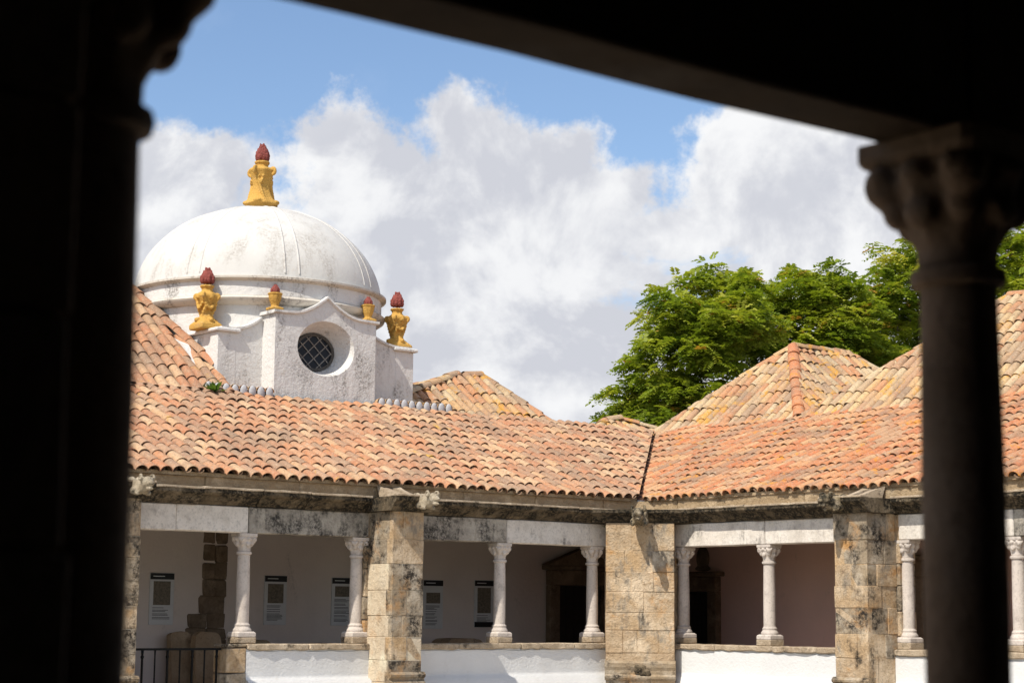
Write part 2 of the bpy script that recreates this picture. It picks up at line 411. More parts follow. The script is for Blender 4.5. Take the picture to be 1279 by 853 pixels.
class Roof:
    """collects tiles of all faces of one roof, then builds the best-seen 300 singly and joins the rest"""
    def __init__(s, parent, mat, frame, pname='roof'):
        s.mat = mat; s.frame = frame; s.items = []; s.pans = ([], []); s.deck = ([], [])
        s.o = empty(pname, (0,0,0), 0, parent=parent)
    def face(s, O, A, B, poly, pitch=.23, exp=.345, scale=1., sag=.015, overhang=.05):
        O, A, B = Vector(O), Vector(A).normalized(), Vector(B).normalized()
        Nn = A.cross(B)
        if Nn.z < 0: Nn = -Nn
        X = B.cross(Nn)
        poly = [Vector(p) for p in poly]
        if sum(poly[i].x*poly[(i+1) % len(poly)].y - poly[(i+1) % len(poly)].x*poly[i].y for i in range(len(poly))) < 0: poly.reverse()
        lines = []
        for i in range(len(poly)):
            p, q = poly[i], poly[(i+1) % len(poly)]; e = (q-p).normalized(); lines.append((p, Vector((-e.y, e.x))))
        amin, amax = min(p.x for p in poly), max(p.x for p in poly); bmin, bmax = min(p.y for p in poly), max(p.y for p in poly)
        base = len(s.deck[0])
        s.deck[0].extend([O + A*p.x + B*p.y + Nn*-.01 for p in poly]); s.deck[1].append(tuple(range(base, base+len(poly))))
        i0 = math.floor(amin/pitch)-1
        for i in range(i0, math.ceil(amax/pitch)+2):
            colj = random.uniform(-.012, .012)
            for kind in (0, 1):
                a = (i + .5*kind)*pitch + colj
                nrow = math.ceil((bmax-bmin+overhang)/exp)
                for j in range(nrow):
                    b = bmin - overhang + j*exp + random.uniform(-.022, .022)
                    L = .44
                    pts = [Vector((a+da, b+db)) for da in (-.1*scale, .1*scale) for db in (.04, L)]
                    mind = [min((p-l[0]).dot(l[1]) for p in pts) for l in lines]; maxd = [max((p-l[0]).dot(l[1]) for p in pts) for l in lines]
                    # the eave line itself never cuts
                    ok = True; cuts = []
                    for li, (l, mn, mx) in enumerate(zip(lines, mind, maxd)):
                        eave = abs(l[1].x) < .02 and l[1].y > .9
                        if eave: continue
                        if mx < .05: ok = False; break
                        if mn < -.002: cuts.append(l)
                    if not ok: continue
                    sg = sag*math.sin(a*1.7+b*.9)+sag*.6*math.sin(a*4.1-b*2.3)
                    tw = random.gauss(0, .03)
                    R = Matrix.Rotation(tw, 3, 'Z')
                    Xr = X*math.cos(tw)+B*math.sin(tw); Br = -X*math.sin(tw)+B*math.cos(tw)
                    org = O + A*(a+random.gauss(0, .005)) + B*b + Nn*(sg + random.uniform(-.004, .007))
                    mt = Matrix(((Xr.x, Br.x, Nn.x, org.x), (Xr.y, Br.y, Nn.y, org.y), (Xr.z, Br.z, Nn.z, org.z), (0,0,0,1)))
                    cutp = [(O + A*l[0].x + B*l[0].y, A*l[1].x + B*l[1].y) for l in cuts]
                    if kind == 0: s.items.append((mt, random.randrange(10), scale, cutp))
                    else:
                        if cuts and any(d < -.03 for d in mind): continue
                        V, F = s.pans; nb = len(V); n = 5
                        for (y, r, lf) in ((0, .075*scale, .105), (L, .09*scale, .095)):
                            for k in range(n+1):
                                an = math.pi*k/n; V.append(mt @ Vector((r*math.cos(an), y, lf-.03 - r*.75*math.sin(an))))
                        for k in range(n): F.append((nb+k, nb+k+1, nb+n+1+k+1, nb+n+1+k))
    def ridge(s, p0, p1, r=.125, step=.36, name='ridge_tile', drop=.0, mat=None):
        p0, p1 = Vector(p0), Vector(p1); d = (p1-p0); Ln = d.length; d.normalize()
        side = d.cross(Vector((0,0,1))).normalized(); up = side.cross(d).normalized()
        k = max(1, int(Ln/step))
        for i in range(k):
            org = p0 + d*(i*Ln/k) + up*(drop+random.uniform(-.006,.01)) + side*random.uniform(-.01,.01)
            y = (d + side*random.gauss(0,.02)).normalized(); x = side
            sc = r/.098
            mt = Matrix(((x.x, y.x, up.x, org.x), (x.y, y.y, up.y, org.y), (x.z, y.z, up.z, org.z), (0,0,0,1)))
            mr = mesh_ridge(mat or s.mat, random.randrange(10) if mat is None else random.choice((0,2,5,8)))
            o = link(name, mr, s.o); o.matrix_local = mt @ Matrix.Diagonal((sc, 1, sc*.9, 1))
    def build(s, limit=300):
        fm = s.frame
        sc = []
        for it in s.items:
            x, y, w_ = proj(fm @ it[0].translation)
            vis = 120 < x < 1290 and 300 < y < 700
            sc.append((0 if vis else 1, w_))
        order = sorted(range(len(s.items)), key=lambda i: sc[i])
        solo = set(i for i in order[:limit] if sc[i][0] == 0)
        JV, JF, JA = [], [], []
        for i, (mt, k, scale, cuts) in enumerate(s.items):
            if cuts:
                bm = bmesh.new(); vs_ = [bm.verts.new(mt @ Vector((v[0]*scale, v[1], v[2]*scale))) for v in TV]
                for f in TF: bm.faces.new([vs_[q] for q in f])
                for co, no in cuts:
                    bmesh.ops.bisect_plane(bm, geom=bm.verts[:]+bm.edges[:]+bm.faces[:], plane_co=co, plane_no=-no, clear_outer=True)
                if len(bm.verts) < 3 or len(bm.faces) < 1: bm.free(); continue
                if i in solo:
                    me = bpy.data.meshes.new('tile'); bm.to_mesh(me); me.materials.append(M[s.mat])
                    me.attributes.new('tc', 'FLOAT', 'POINT').data.foreach_set('value', np.full(len(me.vertices), (k+.5)/10, np.float32))
                    smooth_tile(me); link('tile', me, s.o)
                else:
                    nb = len(JV); bm.verts.index_update()
                    JV.extend([v.co.copy() for v in bm.verts]); JA.extend([(k+.5)/10]*len(bm.verts))
                    JF.extend([tuple(nb+v.index for v in f.verts) for f in bm.faces])
                bm.free()
            elif i in solo:
                o = link('tile', tile_mesh(s.mat, k, scale), s.o); o.matrix_local = mt
            else:
                nb = len(JV)
                JV.extend([mt @ Vector((v[0]*scale, v[1], v[2]*scale)) for v in TV]); JA.extend([(k+.5)/10]*len(TV))
                JF.extend([tuple(nb+q for q in f) for f in TF])
        if JV:
            o = mesh('further_tiles', JV, JF, M[s.mat], s.o, True, JA); o['kind'] = 'stuff'; o.data.set_sharp_from_angle(angle=rad(35))
        if s.pans[0]:
            o = mesh('pan_tiles', s.pans[0], s.pans[1], M['pan'], s.o, True); o['kind'] = 'stuff'
        if s.deck[0]: mesh('roof_deck', s.deck[0], s.deck[1], M['pan'], s.o)
        return s.o
_rc = {}
def mesh_ridge(mat, k):
    if (mat, k) not in _rc:
        V, F = tile_geo(L=.42, r0=.098, r1=.090, lift0=-.015, lift1=-.03, th=.016)
        me = bpy.data.meshes.new('ridge_tile'); me.from_pydata([tuple(v) for v in V], [], F); me.materials.append(M[mat])
        me.attributes.new('tc', 'FLOAT', 'POINT').data.foreach_set('value', np.full(len(V), (k+.5)/10, np.float32))
        smooth_tile(me); _rc[(mat, k)] = me
    return _rc[(mat, k)]

# ------------------------------------------------------------------ places
CC = Vector((2.1603, 30.5858, 0))           # where the column lines of the two far wings meet
d1 = Vector((math.cos(AL), math.sin(AL), 0)); n1 = Vector((math.sin(AL), -math.cos(AL), 0))
d2, n2 = n1.copy(), -d1
Z = EYE                                     # local heights below are relative to the eye
zp, zl, zt, zc, zb = Z-.43, Z+1.07, Z+1.43, Z+1.63, Z+1.81   # parapet, lintel bottom/top, cornice top, eave bed
FL = Z-1.5                                  # gallery floor
VR, VE = -3.8, .235                         # ridge and eave, back from / in front of the column line
ZR = Z+3.442                                # ridge of the cloister wings
DR = VE-VR
PIT = math.atan((ZR-zb)/DR)
def wing_matrix(o): return Matrix.Translation(o.location) @ Matrix.Rotation(o.rotation_euler.z, 4, 'Z')

# ------------------------------------------------------------------ ground
g = 400
o = mesh('ground', [(-g,-g,-.02),(g,-g,-.02),(g,g,-.02),(-g,g,-.02)], [(0,1,2,3)], M['earth']); o['kind'] = 'structure'
c_ = [CC - d1*26 + n1*0, CC + d1*0, CC + n1*20, CC - d1*26 + n1*20]
o = mesh('courtyard_paving', [(p.x, p.y, .004) for p in c_], [(0,1,2,3)], M['paving']); o['kind'] = 'structure'

# ------------------------------------------------------------------ shared pieces
def square_ring(bm, specs):
    """stack of square sections (half, z, corner) joined: a moulded square base"""
    prev = None
    for h, z, c in specs:
        pts = [(h-c,-h),(h,-h+c),(h,h-c),(h-c,h),(-h+c,h),(-h,h-c),(-h,-h+c),(-h+c,-h)]
        ring = [bm.verts.new((x,y,z)) for x,y in pts]
        if prev:
            for k in range(8): bm.faces.new((prev[k], prev[(k+1)%8], ring[(k+1)%8], ring[k]))
        else: bm.faces.new(ring[::-1])
        prev = ring
    bm.faces.new(prev)
_colm = {}
def column(parent, x, y, z0, H=1.5, mat='column', k=1., cap_h=.275, kc=1.):
    c = empty('column', (x, y, z0), random.choice((0, math.pi/2, math.pi)), parent=parent)
    key = (H, mat, k, cap_h)
    if key not in _colm:
        r = .092*k
        pl = box('plinth', -.15*k, .15*k, -.15*k, .15*k, 0, .09, M['coping' if mat == 'column' else mat], c, .012, .006)
        bm = bmesh.new()
        square_ring(bm, [(.142*k,.09,.012),(.146*k,.10,.012),(.146*k,.145,.012),(.130*k,.165,.03)])
        base = bm_obj('base', bm, M[mat], c)
        bt = lathe('base_moulding', [(.128*k,.160),(.134*k,.175),(.132*k,.195),(.118*k,.212),(.108*k,.232),(.112*k,.245),(.112*k,.258),(.100*k,.268),(r,.285)], M[mat], c)
        z1 = H-cap_h
        sh = lathe('shaft', [(r,.28),(r*1.01,.45),(r*1.0,.75),(r*.93,z1-.03),(r*.93,z1-.02),(r*1.14,z1-.012),(r*1.18,z1+.004),(r*1.14,z1+.02),(r*.94,z1+.026)], M[mat], c)
        # bell with leaves and corner scrolls, then the abacus
        bm = bmesh.new()
        n = 24; prev = None; e = cap_h/.275
        for (rr, zz, am) in ((.088,.02,0),(.090,.06,.02),(.097,.10,.07),(.116,.145,.10),(.134,.185,.06),(.124,.20,0),(.126,.222,0)):
            rr *= k*(kc if zz > .06 else 1); zz = z1+zz*e
            ring = [bm.verts.new(((rr*(1+am*math.cos(8*2*math.pi*j/n)))*math.cos(2*math.pi*j/n), (rr*(1+am*math.cos(8*2*math.pi*j/n)))*math.sin(2*math.pi*j/n), zz)) for j in range(n)]
            if prev:
                for j in range(n): bm.faces.new((prev[j], prev[(j+1)%n], ring[(j+1)%n], ring[j]))
            else: bm.faces.new(ring[::-1])
            prev = ring
        bm.faces.new(prev)
        square_ring(bm, [(.078*k,z1+.06*e,.03),(.088*kc,z1+.12*e,.035),(.106*kc,z1+.165*e,.03),(.118*kc,z1+.215*e,.025),(.122*kc,z1+.24*e,.02)])
        for sx in (-1,1):
            for sy in (-1,1):
                q = Matrix.Rotation(math.atan2(sy,sx), 3, 'Z').to_quaternion()
                blob(bm, (sx*.092*kc, sy*.092*kc, z1+.190*e), (.050*kc,.046*kc,.050*e), q)
                blob(bm, (sx*.080*kc, sy*.080*kc, z1+.145*e), (.032*kc,.036*kc,.045*e), q)
                for w2 in (-1, 1): blob(bm, (sx*.103*kc-w2*sy*.022, sy*.103*kc+w2*sx*.022, z1+.205*e), (.030*kc,.024*kc,.028*e), q, 1)
        for a in range(4):
            q = a*math.pi/2
            blob(bm, (.122*kc*math.cos(q), .122*kc*math.sin(q), z1+.20*e), (.030*kc,.036*kc,.032))
            blob(bm, (.112*kc*math.cos(q), .112*kc*math.sin(q), z1+.125*e), (.024*kc,.038*kc,.040), Matrix.Rotation(q,3,'Z').to_quaternion())
        cap = remesh_obj('capital', bm, M[mat], c, .009)
        bm = bmesh.new()
        square_ring(bm, [(.125*kc,H-.058,.02),(.138*kc,H-.047,.02),(.142*kc,H-.035,.02),(.142*kc,H-.003,.02)])
        ab = bm_obj('abacus', bm, M[mat], c)
        _colm[key] = [pl, base, bt, sh, cap, ab]
    else:
        for q in _colm[key]:
            n_ = link(q.name.split('.')[0], q.data, c)
    return c
def gargoyle(parent, loc, rz, length=.62, sc=1., seed=1, mat='gargoyle'):
    """crouching beast stretched out along +x, jaws at the tip"""
    r = random.Random(seed); bm = bmesh.new(); L = length
    blob(bm, (.05,0,.0), (.22,.115,.13)); blob(bm, (L*.4,0,-.01), (.20,.10,.105)); blob(bm, (L*.66,0,.02), (.13,.085,.095))
    blob(bm, (L*.86,0,.05), (.125,.092,.095)); blob(bm, (L*1.05,0,.03), (.10,.062,.045)); blob(bm, (L*1.04,0,-.045), (.085,.05,.028))
    for s in (-1,1):
        for q in range(9):
            a = q*.62; blob(bm, (L*.80-.06*math.cos(a)*(1-q*.07), s*(.085+.004*q), .12+.055*math.sin(a)*(1-q*.07)), (.026,.024,.026), None, 1)
        blob(bm, (L*.96, s*.055, .105), (.034,.024,.028), None, 1)
        blob(bm, (L*.28, s*.10, -.06), (.12,.045,.06)); blob(bm, (L*.47, s*.10, -.10), (.085,.036,.036)); blob(bm, (L*.58, s*.095, -.115), (.04,.03,.03), None, 1)
        blob(bm, (L*.05, s*.09, .06), (.15,.04,.10))
    for q in range(6): blob(bm, (L*(.1+.11*q), r.uniform(-.01,.01), .115-.012*q), (.045,.03,.04), None, 1)
    o = remesh_obj('gargoyle', bm, M[mat], parent, .016, loc, 0, rz)
    o.scale = (sc,)*3
    return o
def pier(parent, u0, u1, sx, v0, v1, z0, z1, seed, name='pier', mats=('pier','pier','pier_dark'), moulding=True):
    """buttress of coursed blocks; some courses are one stone wide, some two"""
    r = random.Random(seed); p = empty(name, (sx*(u0+u1)/2, (v0+v1)/2, z0), 0, parent=parent)
    W_, Dp = abs(u1-u0), v1-v0
    z = z0; i = 0; jt = .0025
    while z < z1-.02:
        h = r.uniform(.27,.38)
        if z1-z-h < .16: h = z1-z
        split = r.choice((0,0,1,2)) if i % 2 else r.choice((0,1,2))
        xs = [-W_/2, W_/2] if split == 0 else [-W_/2, r.uniform(-.2,.2)*W_, W_/2]
        ys = [-Dp/2, r.uniform(-.25,.2)*Dp, Dp/2] if i % 2 else [-Dp/2, Dp/2*.35*r.choice((-1,1)), Dp/2]
        if 'pier_sunlit' in mats: ys = [-Dp/2, Dp/2-.10-.05*(i % 2), Dp/2]
        for a, b in zip(xs, xs[1:]):
            for c, d in zip(ys, ys[1:]):
                pr = r.uniform(-.008,.008)
                dark = r.random() < (.55 if z > z1-.75 else ((.8 if 'pier_sunlit' in mats else .45) if d == ys[-1] else .06))  # beside the lit copy, fronts mostly dark: weathering plus painted shade
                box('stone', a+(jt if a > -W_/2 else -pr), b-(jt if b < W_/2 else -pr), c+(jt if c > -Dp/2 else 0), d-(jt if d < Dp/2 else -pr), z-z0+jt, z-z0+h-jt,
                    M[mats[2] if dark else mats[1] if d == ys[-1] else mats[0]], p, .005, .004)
        box('core', -W_/2+.008, W_/2-.008, -Dp/2+.03, Dp/2-.008, z-z0, z-z0+h, M[mats[0]], p)
        z += h; i += 1
    if moulding:
        zz = Z-.90-z0
        prof = [(-.1,-.12),(.02,-.12),(.045,-.10),(.05,-.06),(.015,-.03),(.02,.0),(.05,.02),(.055,.05),(.02,.085),(-.1,.09)]
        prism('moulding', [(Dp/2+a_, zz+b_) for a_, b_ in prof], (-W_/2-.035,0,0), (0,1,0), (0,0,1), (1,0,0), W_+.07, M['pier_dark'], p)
    return p
CPROF = [(0,0),(.03,.0),(.05,.03),(.09,.05),(.13,.10),(.19,.125),(.22,.15),(.22,.20),(0,.20)]
def cornice_run(parent, sx, ua, ub, v, z, seed, mat='cornice', step=1.05, vback=-.25, k=1.):
    """moulded cornice stones between ua and ub, fronts at v"""
    r = random.Random(seed); ua, ub = sorted((ua, ub)); n = max(1, round((ub-ua)/step))
    cuts = [ua + (ub-ua)*i/n + (r.uniform(-.1,.1) if 0 < i < n else 0) for i in range(n+1)]
    for a, b in zip(cuts, cuts[1:]):
        dv, dz = r.uniform(-.012,.012), r.uniform(-.006,.006)
        pts = [(vback,0)] + [(v+dv+p*k, q+dz) for p, q in CPROF[:-1]] + [(vback,.20)]
        vf = v+dv+CPROF[6][0]*k
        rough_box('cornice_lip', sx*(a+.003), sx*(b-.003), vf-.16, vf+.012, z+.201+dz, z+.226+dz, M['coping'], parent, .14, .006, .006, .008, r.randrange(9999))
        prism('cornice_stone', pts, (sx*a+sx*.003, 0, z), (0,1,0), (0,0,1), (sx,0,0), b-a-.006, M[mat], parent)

# ------------------------------------------------------------------ the two far wings
def wing(name, sx, rz, label, cols, piers, uend, wallmat, roofmat, pitchw, seed, lint, gap=None):
    W_ = empty(name, (CC.x, CC.y, 0), rz, label, 'building')
    fm = wing_matrix(W_)
    r = random.Random(seed)
    # lower storey, floor, back wall, ceiling
    box('lower_wall', sx*-.3, sx*uend, -.16, .14, 0, FL-.12, M['white'], W_)
    box('gallery_floor', sx*-2.55, sx*uend, -2.55, .12, FL-.118, FL, M['floor'], W_)
    box('back_wall', sx*-2.9, sx*uend, -2.95, -2.6, 0, zb-.02, M[wallmat], W_)
    box('ceiling', sx*-2.55, sx*uend, -2.59, -.13, Z+1.60, Z+1.66, M['timber'], W_)
    for q in range(int(uend/.62)):
        u = .4+q*.62
        box('ceiling_beam', sx*(u-.05), sx*(u+.05), -2.58, -.14, Z+1.49, Z+1.598, M['timber'], W_)
    # columns
    for u in cols: column(W_, sx*u, 0, zp)
    # piers with jambs
    for i, (u, w_) in enumerate(piers):
        pier(W_, u-w_/2, u+w_/2, sx, .14, .75, Z-2.2, zt, seed*10+i, mats=('pier_sunlit','pier','pier_dark') if sx > 0 else ('pier','pier','pier_dark'))
        box('pier_foot', sx*(u-w_/2-.06), sx*(u+w_/2+.06), .145, .82, 0, Z-2.205, M['pier'], W_)
        jb = empty('jamb', (sx*u, 0, FL), 0, parent=W_)
        zz = 0
        while zz < zt-FL-.02:
            h = min(r.uniform(.28,.45), zt-FL-zz)
            if zt-FL-zz-h < .12: h = zt-FL-zz
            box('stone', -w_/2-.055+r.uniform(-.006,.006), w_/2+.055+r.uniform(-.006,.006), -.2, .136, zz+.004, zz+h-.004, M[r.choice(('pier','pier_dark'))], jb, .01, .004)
            zz += h
    # parapet: white wall, sloping ledge, coping stones
    edges = [.55] + [e for (u, w_) in piers for e in (u-w_/2, u+w_/2)]
    if len(edges) % 2: edges.append(uend)
    for a, b in zip(edges[::2], edges[1::2]):
        b = min(b, uend)
        segs = [(a, b)]
        if gap and a < gap[0] < b: segs = [(a, gap[0])]
        for (p, q) in segs:
            bm = bmesh.new()
            # plaster face with an uneven top lip
            n = int((q-p)/.06); top, bot = [], []
            prof = [(.200,-.52),(.203,-.70),(.200,-.86),(.208,-.905),(.29,-.945),(.295,-1.6)]
            rows = []
            for i in range(n+1):
                x = sx*(p + (q-p)*i/n); jy = .003*math.sin(i*.37+seed)+.002*math.sin(i*.93)
                rows.append([bm.verts.new((x, v+jy*(1 if k < 4 else 0), Z+z+(-.018*abs(math.sin(i*.31+seed*2))*abs(math.sin(i*.13)) - .012*r.random() if k == 0 else 0))) for k, (v, z) in enumerate(prof)])
            for A_, B_ in zip(rows, rows[1:]):
                for k in range(len(prof)-1): bm.faces.new((A_[k], B_[k], B_[k+1], A_[k+1]))
            bm_obj('parapet_plaster', bm, M['white'], W_, True)
            box('parapet_core', sx*p, sx*q, -.14, .185, FL, Z-.505, M['white'], W_)
            u = p+.005
            while u < q-.02:
                l = r.uniform(.7,1.3)
                if q-u-l < .35: l = q-u-.005
                rough_box('coping_stone', sx*u, sx*(u+l-.008), -.17, .235+r.uniform(-.01,.012), Z-.505, zp-.002, M['coping'], W_, .1, .008, .014, .022, r.randrange(9999))
                u += l
    # lintels: one stone from support to support
    for (a, b, mk) in lint:
        rough_box('lintel', sx*(a+.004), sx*(b-.004), -.15, .135+r.uniform(-.01,.012), zl, zt-.003, M[mk], W_, .3, .006, .012, 0, r.randrange(9999))
    # cornice and eave bed, stepping out round the piers
    es = [-.5]
    for i, (u, w_) in enumerate(piers):
        a, b = u-w_/2-.10, u+w_/2+.10
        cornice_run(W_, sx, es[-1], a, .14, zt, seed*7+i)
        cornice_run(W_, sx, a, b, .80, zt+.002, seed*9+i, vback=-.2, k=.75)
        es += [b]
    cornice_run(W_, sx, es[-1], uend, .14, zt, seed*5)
    es = [-.35] + [u for (u, w_) in piers] + [uend]
    for a, b in zip(es, es[1:]):
        n = max(1, round((b-a)/1.5))
        for i in range(n):
            p, q = a+(b-a)*i/n, a+(b-a)*(i+1)/n
            rough_box('eave_course', sx*(p+(.12 if i == 0 and a > 0 else .002)), sx*(q-(.12 if i == n-1 and b < uend-.1 else .002)), -.3, .20+r.uniform(-.008,.008), zc+.001, zb, M['band'], W_, .16, .008, .012, 0, r.randrange(9999))
    for (u, w_) in piers:      # spout of the gutter above each buttress
        for s in (-1, 1):
            V = [(sx*(u+s*.02), .12, zc+.004),(sx*(u+s*.20), .30, zc+.004),(sx*(u+s*.20), .22, zb+.01),(sx*(u+s*.02), .12, zb+.01),
                 (sx*(u+s*.06), .80, zc+.004),(sx*(u+s*.16), .80, zc+.004),(sx*(u+s*.16), .40, zb-.05),(sx*(u+s*.06), .40, zb-.05)]
            bm = bmesh.new(); vv = [bm.verts.new(v) for v in V]
            for f in ((0,1,2,3),(4,5,6,7),(0,4,7,3),(1,5,6,2),(0,1,5,4),(3,2,6,7)): bm.faces.new([vv[k] for k in f])
            bm_obj('spout_stone', bm, M['coping'], W_)
    # roof
    R = Roof(W_, roofmat, fm)
    B = Vector((0, -math.cos(PIT), math.sin(PIT)))
    SL = DR/math.cos(PIT)
    # (a = u, b = up the slope); the valley runs at 45 degrees in plan
    ue = uend
    mg = .11 if sx > 0 else .035
    poly = [(VE+mg, 0), (ue, 0), (ue, SL), (VR+mg, SL)]
    poly = [(sx*p[0], p[1]) for p in poly]
    R.face((0, VE, zb), (1,0,0), B, poly, pitch=pitchw, scale=pitchw/.23, overhang=.02)
    box('eave_mortar', sx*(VE+mg), sx*ue, VE-.12, VE-.012, zb-.01, zb+.045, M['band'], R.o)
    # mirror slope behind the ridge
    poly = [(sx*VR, -3.), (sx*ue, -3.), (sx*ue, 0), (sx*VR, 0)]
    V = [(p[0], VR-(-p[1])*math.cos(PIT), ZR+p[1]*math.sin(PIT)) for p in poly]
    mesh('rear_slope', V, [(0,1,2,3)], M['pan'], R.o)
    return W_, R
piersL = [(5.182,.53),(9.645,.53),(14.1,.53)]
colsL = [1.095,2.95,4.806,5.559,7.415,9.27,10.02,11.87,13.73]
lintL = [(.75,2.93,'lintel_pale'),(2.93,4.93,'lintel_grey'),(5.44,7.43,'lintel_grey'),(7.43,8.55,'lintel_pale'),(8.55,9.40,'lintel_pale'),(9.9,11.8,'lintel_pale'),(11.8,13.85,'lintel_grey')]
left, roofL = wing('cloister_wing', 1, AL+math.pi, 'arcaded cloister wing with salmon tiled roof running below the white dome', colsL, piersL, 15.2, 'wall_l', 'tile_l', .195, 3, lintL, gap=(7.45,9.38))
piersR = [(5.07,.60),(9.58,.60)]
colsR = [.94,2.80,4.667,5.445,7.31,9.17]
lintR = [(.62,2.84,'lintel_pale'),(2.84,4.78,'lintel_pale'),(5.36,7.35,'lintel_pale'),(7.35,9.30,'lintel_grey'),(9.85,12.4,'lintel_grey')]
right, roofR = wing('cloister_wing', -1, math.atan2(-d2.y, -d2.x), 'sunlit cloister wing with orange tiled roof and rose inner wall', colsR, piersR, 12.4, 'wall_r', 'tile_r', .182, 5, lintR)
mL, mR = wing_matrix(left), wing_matrix(right)
def inL(u, v, z): return mL @ Vector((u, v, z))
def inR(u, v, z): return mR @ Vector((-u, v, z))
# ridge line of mortar and low tiles
roofL.ridge((15.2, VR, ZR-.02), (6.0, VR, ZR-.02), r=.10); roofL.ridge((1.1, VR, ZR-.01), (-3.75, VR, ZR-.01), r=.085)
roofL.build(300); roofR.build(300)
# valley flashing under the tile ends
def valley(parent, M4):
    P0 = CC + (n1+n2)*.30; P1 = CC + (n1+n2)*(VR)
    z0, z1 = zb+.015, ZR+.01
    lat = (n1-n2).normalized()
    pts = [P0+lat*-.14, P0+lat*.14, P1+lat*.14, P1+lat*-.14]; zs = (z0, z0, z1, z1)
    inv = M4.inverted()
    mesh('valley_flashing', [inv @ Vector((p.x, p.y, z)) for p, z in zip(pts, zs)], [(0,1,2,3)], M['zinc'], parent)
valley(left, mL)
for (u, w_), s in zip(piersL, (4, 5, 6)): gargoyle(left, (u-.12, .86, zt+.135), math.pi/2, .42, .85, s)
for (u, w_), s in zip(piersR, (8, 9)): gargoyle(right, (-(u-.08), .86, zt+.13), math.pi/2, .40, .85, s, 'gargoyle_dark')

# corner buttress, set across the corner
bdir = (n1+n2).normalized(); rzb = math.atan2(bdir.y, bdir.x) - math.pi/2
cp = empty('corner_buttress', (CC.x, CC.y, 0), rzb, 'broad ochre stone buttress set across the inner corner with a gargoyle on top', 'buttress')
def corner(cp):
    r = random.Random(21); z = Z-2.2; i = 0; Wd = 1.07; yf = 1.12
    while z < zt-.01:
        h = r.uniform(.27,.36)
        if zt-z-h < .15: h = zt-z
        n = r.choice((2,3,3,4)); xs = [-Wd/2] + sorted(-Wd/2 + Wd*(k+r.uniform(-.18,.18))/n for k in range(1, n)) + [Wd/2]
        for a, b in zip(xs, xs[1:]):
            pr = r.uniform(-.007,.007)
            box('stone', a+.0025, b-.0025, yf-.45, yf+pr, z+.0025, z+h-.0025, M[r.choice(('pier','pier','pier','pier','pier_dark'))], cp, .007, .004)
        z += h
    box('core', -Wd/2+.01, Wd/2-.01, -.1, yf-.009, Z-2.2, zt-.002, M['pier'], cp)
    for s in (-1, 1): box('side_stone', s*(Wd/2-.06), s*(Wd/2+.05), -.05, .62, FL, zt-.004, M['pier'], cp, .015, .004)
    box('foot', -Wd/2-.05, Wd/2+.05, -.1, yf+.06, 0, Z-2.205, M['pier'], cp)
    zz = Z-.82
    prism('moulding', [(yf-.2+0,zz-.17)]+[(yf+o_, zz+d_) for o_, d_ in [(.03,-.17),(.055,-.14),(.06,-.11),(.02,-.08),(.025,-.02),(.05,.03),(.06,.09),(.02,.13)]]+[(yf-.2,zz+.14)], (-Wd/2-.012,0,0), (0,1,0), (0,0,1), (1,0,0), Wd+.024, M['pier_dark'], cp)
    # carved knot on the moulding
    bm = bmesh.new()
    for q in range(14):
        a = q*.9; blob(bm, (.09*math.sin(a*1.3)*(1+.2*math.cos(q)), 0, .06*math.cos(a)), (.05,.035,.04), None, 1)
    remesh_obj('carved_boss', bm, M['cornice'], cp, .016, (-.05, yf+.045, zz-.02))
    prism('cornice_stone', [(-.2,0)]+[(yf-.06+p*.8, q) for p, q in CPROF[:-1]]+[(-.2,.20)], (-Wd/2-.22,0,zt+.004), (0,1,0), (0,0,1), (1,0,0), .52, M['cornice'], cp)
    prism('cornice_stone', [(-.2,0)]+[(yf-.055+p*.8, q) for p, q in CPROF[:-1]]+[(-.2,.20)], (-Wd/2-.22+.524,0,zt+.003), (0,1,0), (0,0,1), (1,0,0), Wd+.44-.524, M['cornice'], cp)
    prism('eave_stone', [(-.2,0),(.47,0),(.46,.17),(-.2,.17)], (-.42,0,zc+.006), (0,1,0), (0,0,1), (1,0,0), .84, M['band'], cp)
    gargoyle(cp, (0, yf+.02, zt+.07), math.pi/2, .62, 1.0, 3, 'gargoyle_dark')
corner(cp)

# ------------------------------------------------------------------ doors, rubble patch, niche inside the galleries
def doorway(parent, sx, u, w_, ztop, v, pediment, mat='rubble'):
    d = empty('doorway', (sx*u, v, FL), 0, parent=parent)
    h = ztop-FL
    box('door_leaf', -w_/2, w_/2, .0, .05, 0, h, M['wood'], d)
    for k in range(1, 5): box('plank_batten', -w_/2+w_*k/5-.01, -w_/2+w_*k/5+.01, .05, .065, .02, h-.02, M['wood'], d)
    for s in (-1,1): box('jamb_stone', s*w_/2, s*(w_/2+.22), .003, .14, 0, h+.003, M[mat], d, .012)
    box('lintel_stone', -w_/2-.22, w_/2+.22, .003, .15, h+.006, h+.26, M[mat], d, .012)
    box('door_cornice', -w_/2-.32, w_/2+.32, .003, .24, h+.264, h+.34, M[mat], d, .015)
    if pediment:
        prism('pediment', [(-w_/2-.34,0),(w_/2+.34,0),(0,.30)], (0,.003,h+.345), (1,0,0), (0,0,1), (0,1,0), .2, M[mat], d)
    return d
doorway(left, 1, -.78, .95, Z+.50, -2.6, True)
doorway(right, -1, -1.35, .55, Z+.42, -2.6, False)
doorway(right, -1, 4.15, .9, Z+.62, -2.6, False)
bm = bmesh.new(); blob(bm, (0,0,0), (.16,.05,.22), None, 3); blob(bm, (0,0,-.18), (.2,.06,.05), None, 2)
remesh_obj('niche_shell', bm, M['rubble'], right, .02, (1.28, -2.57, Z+1.0))
rp = empty('exposed_masonry', (6.35, -2.6, FL), 0, parent=left)
rr_ = random.Random(4); zz = 0
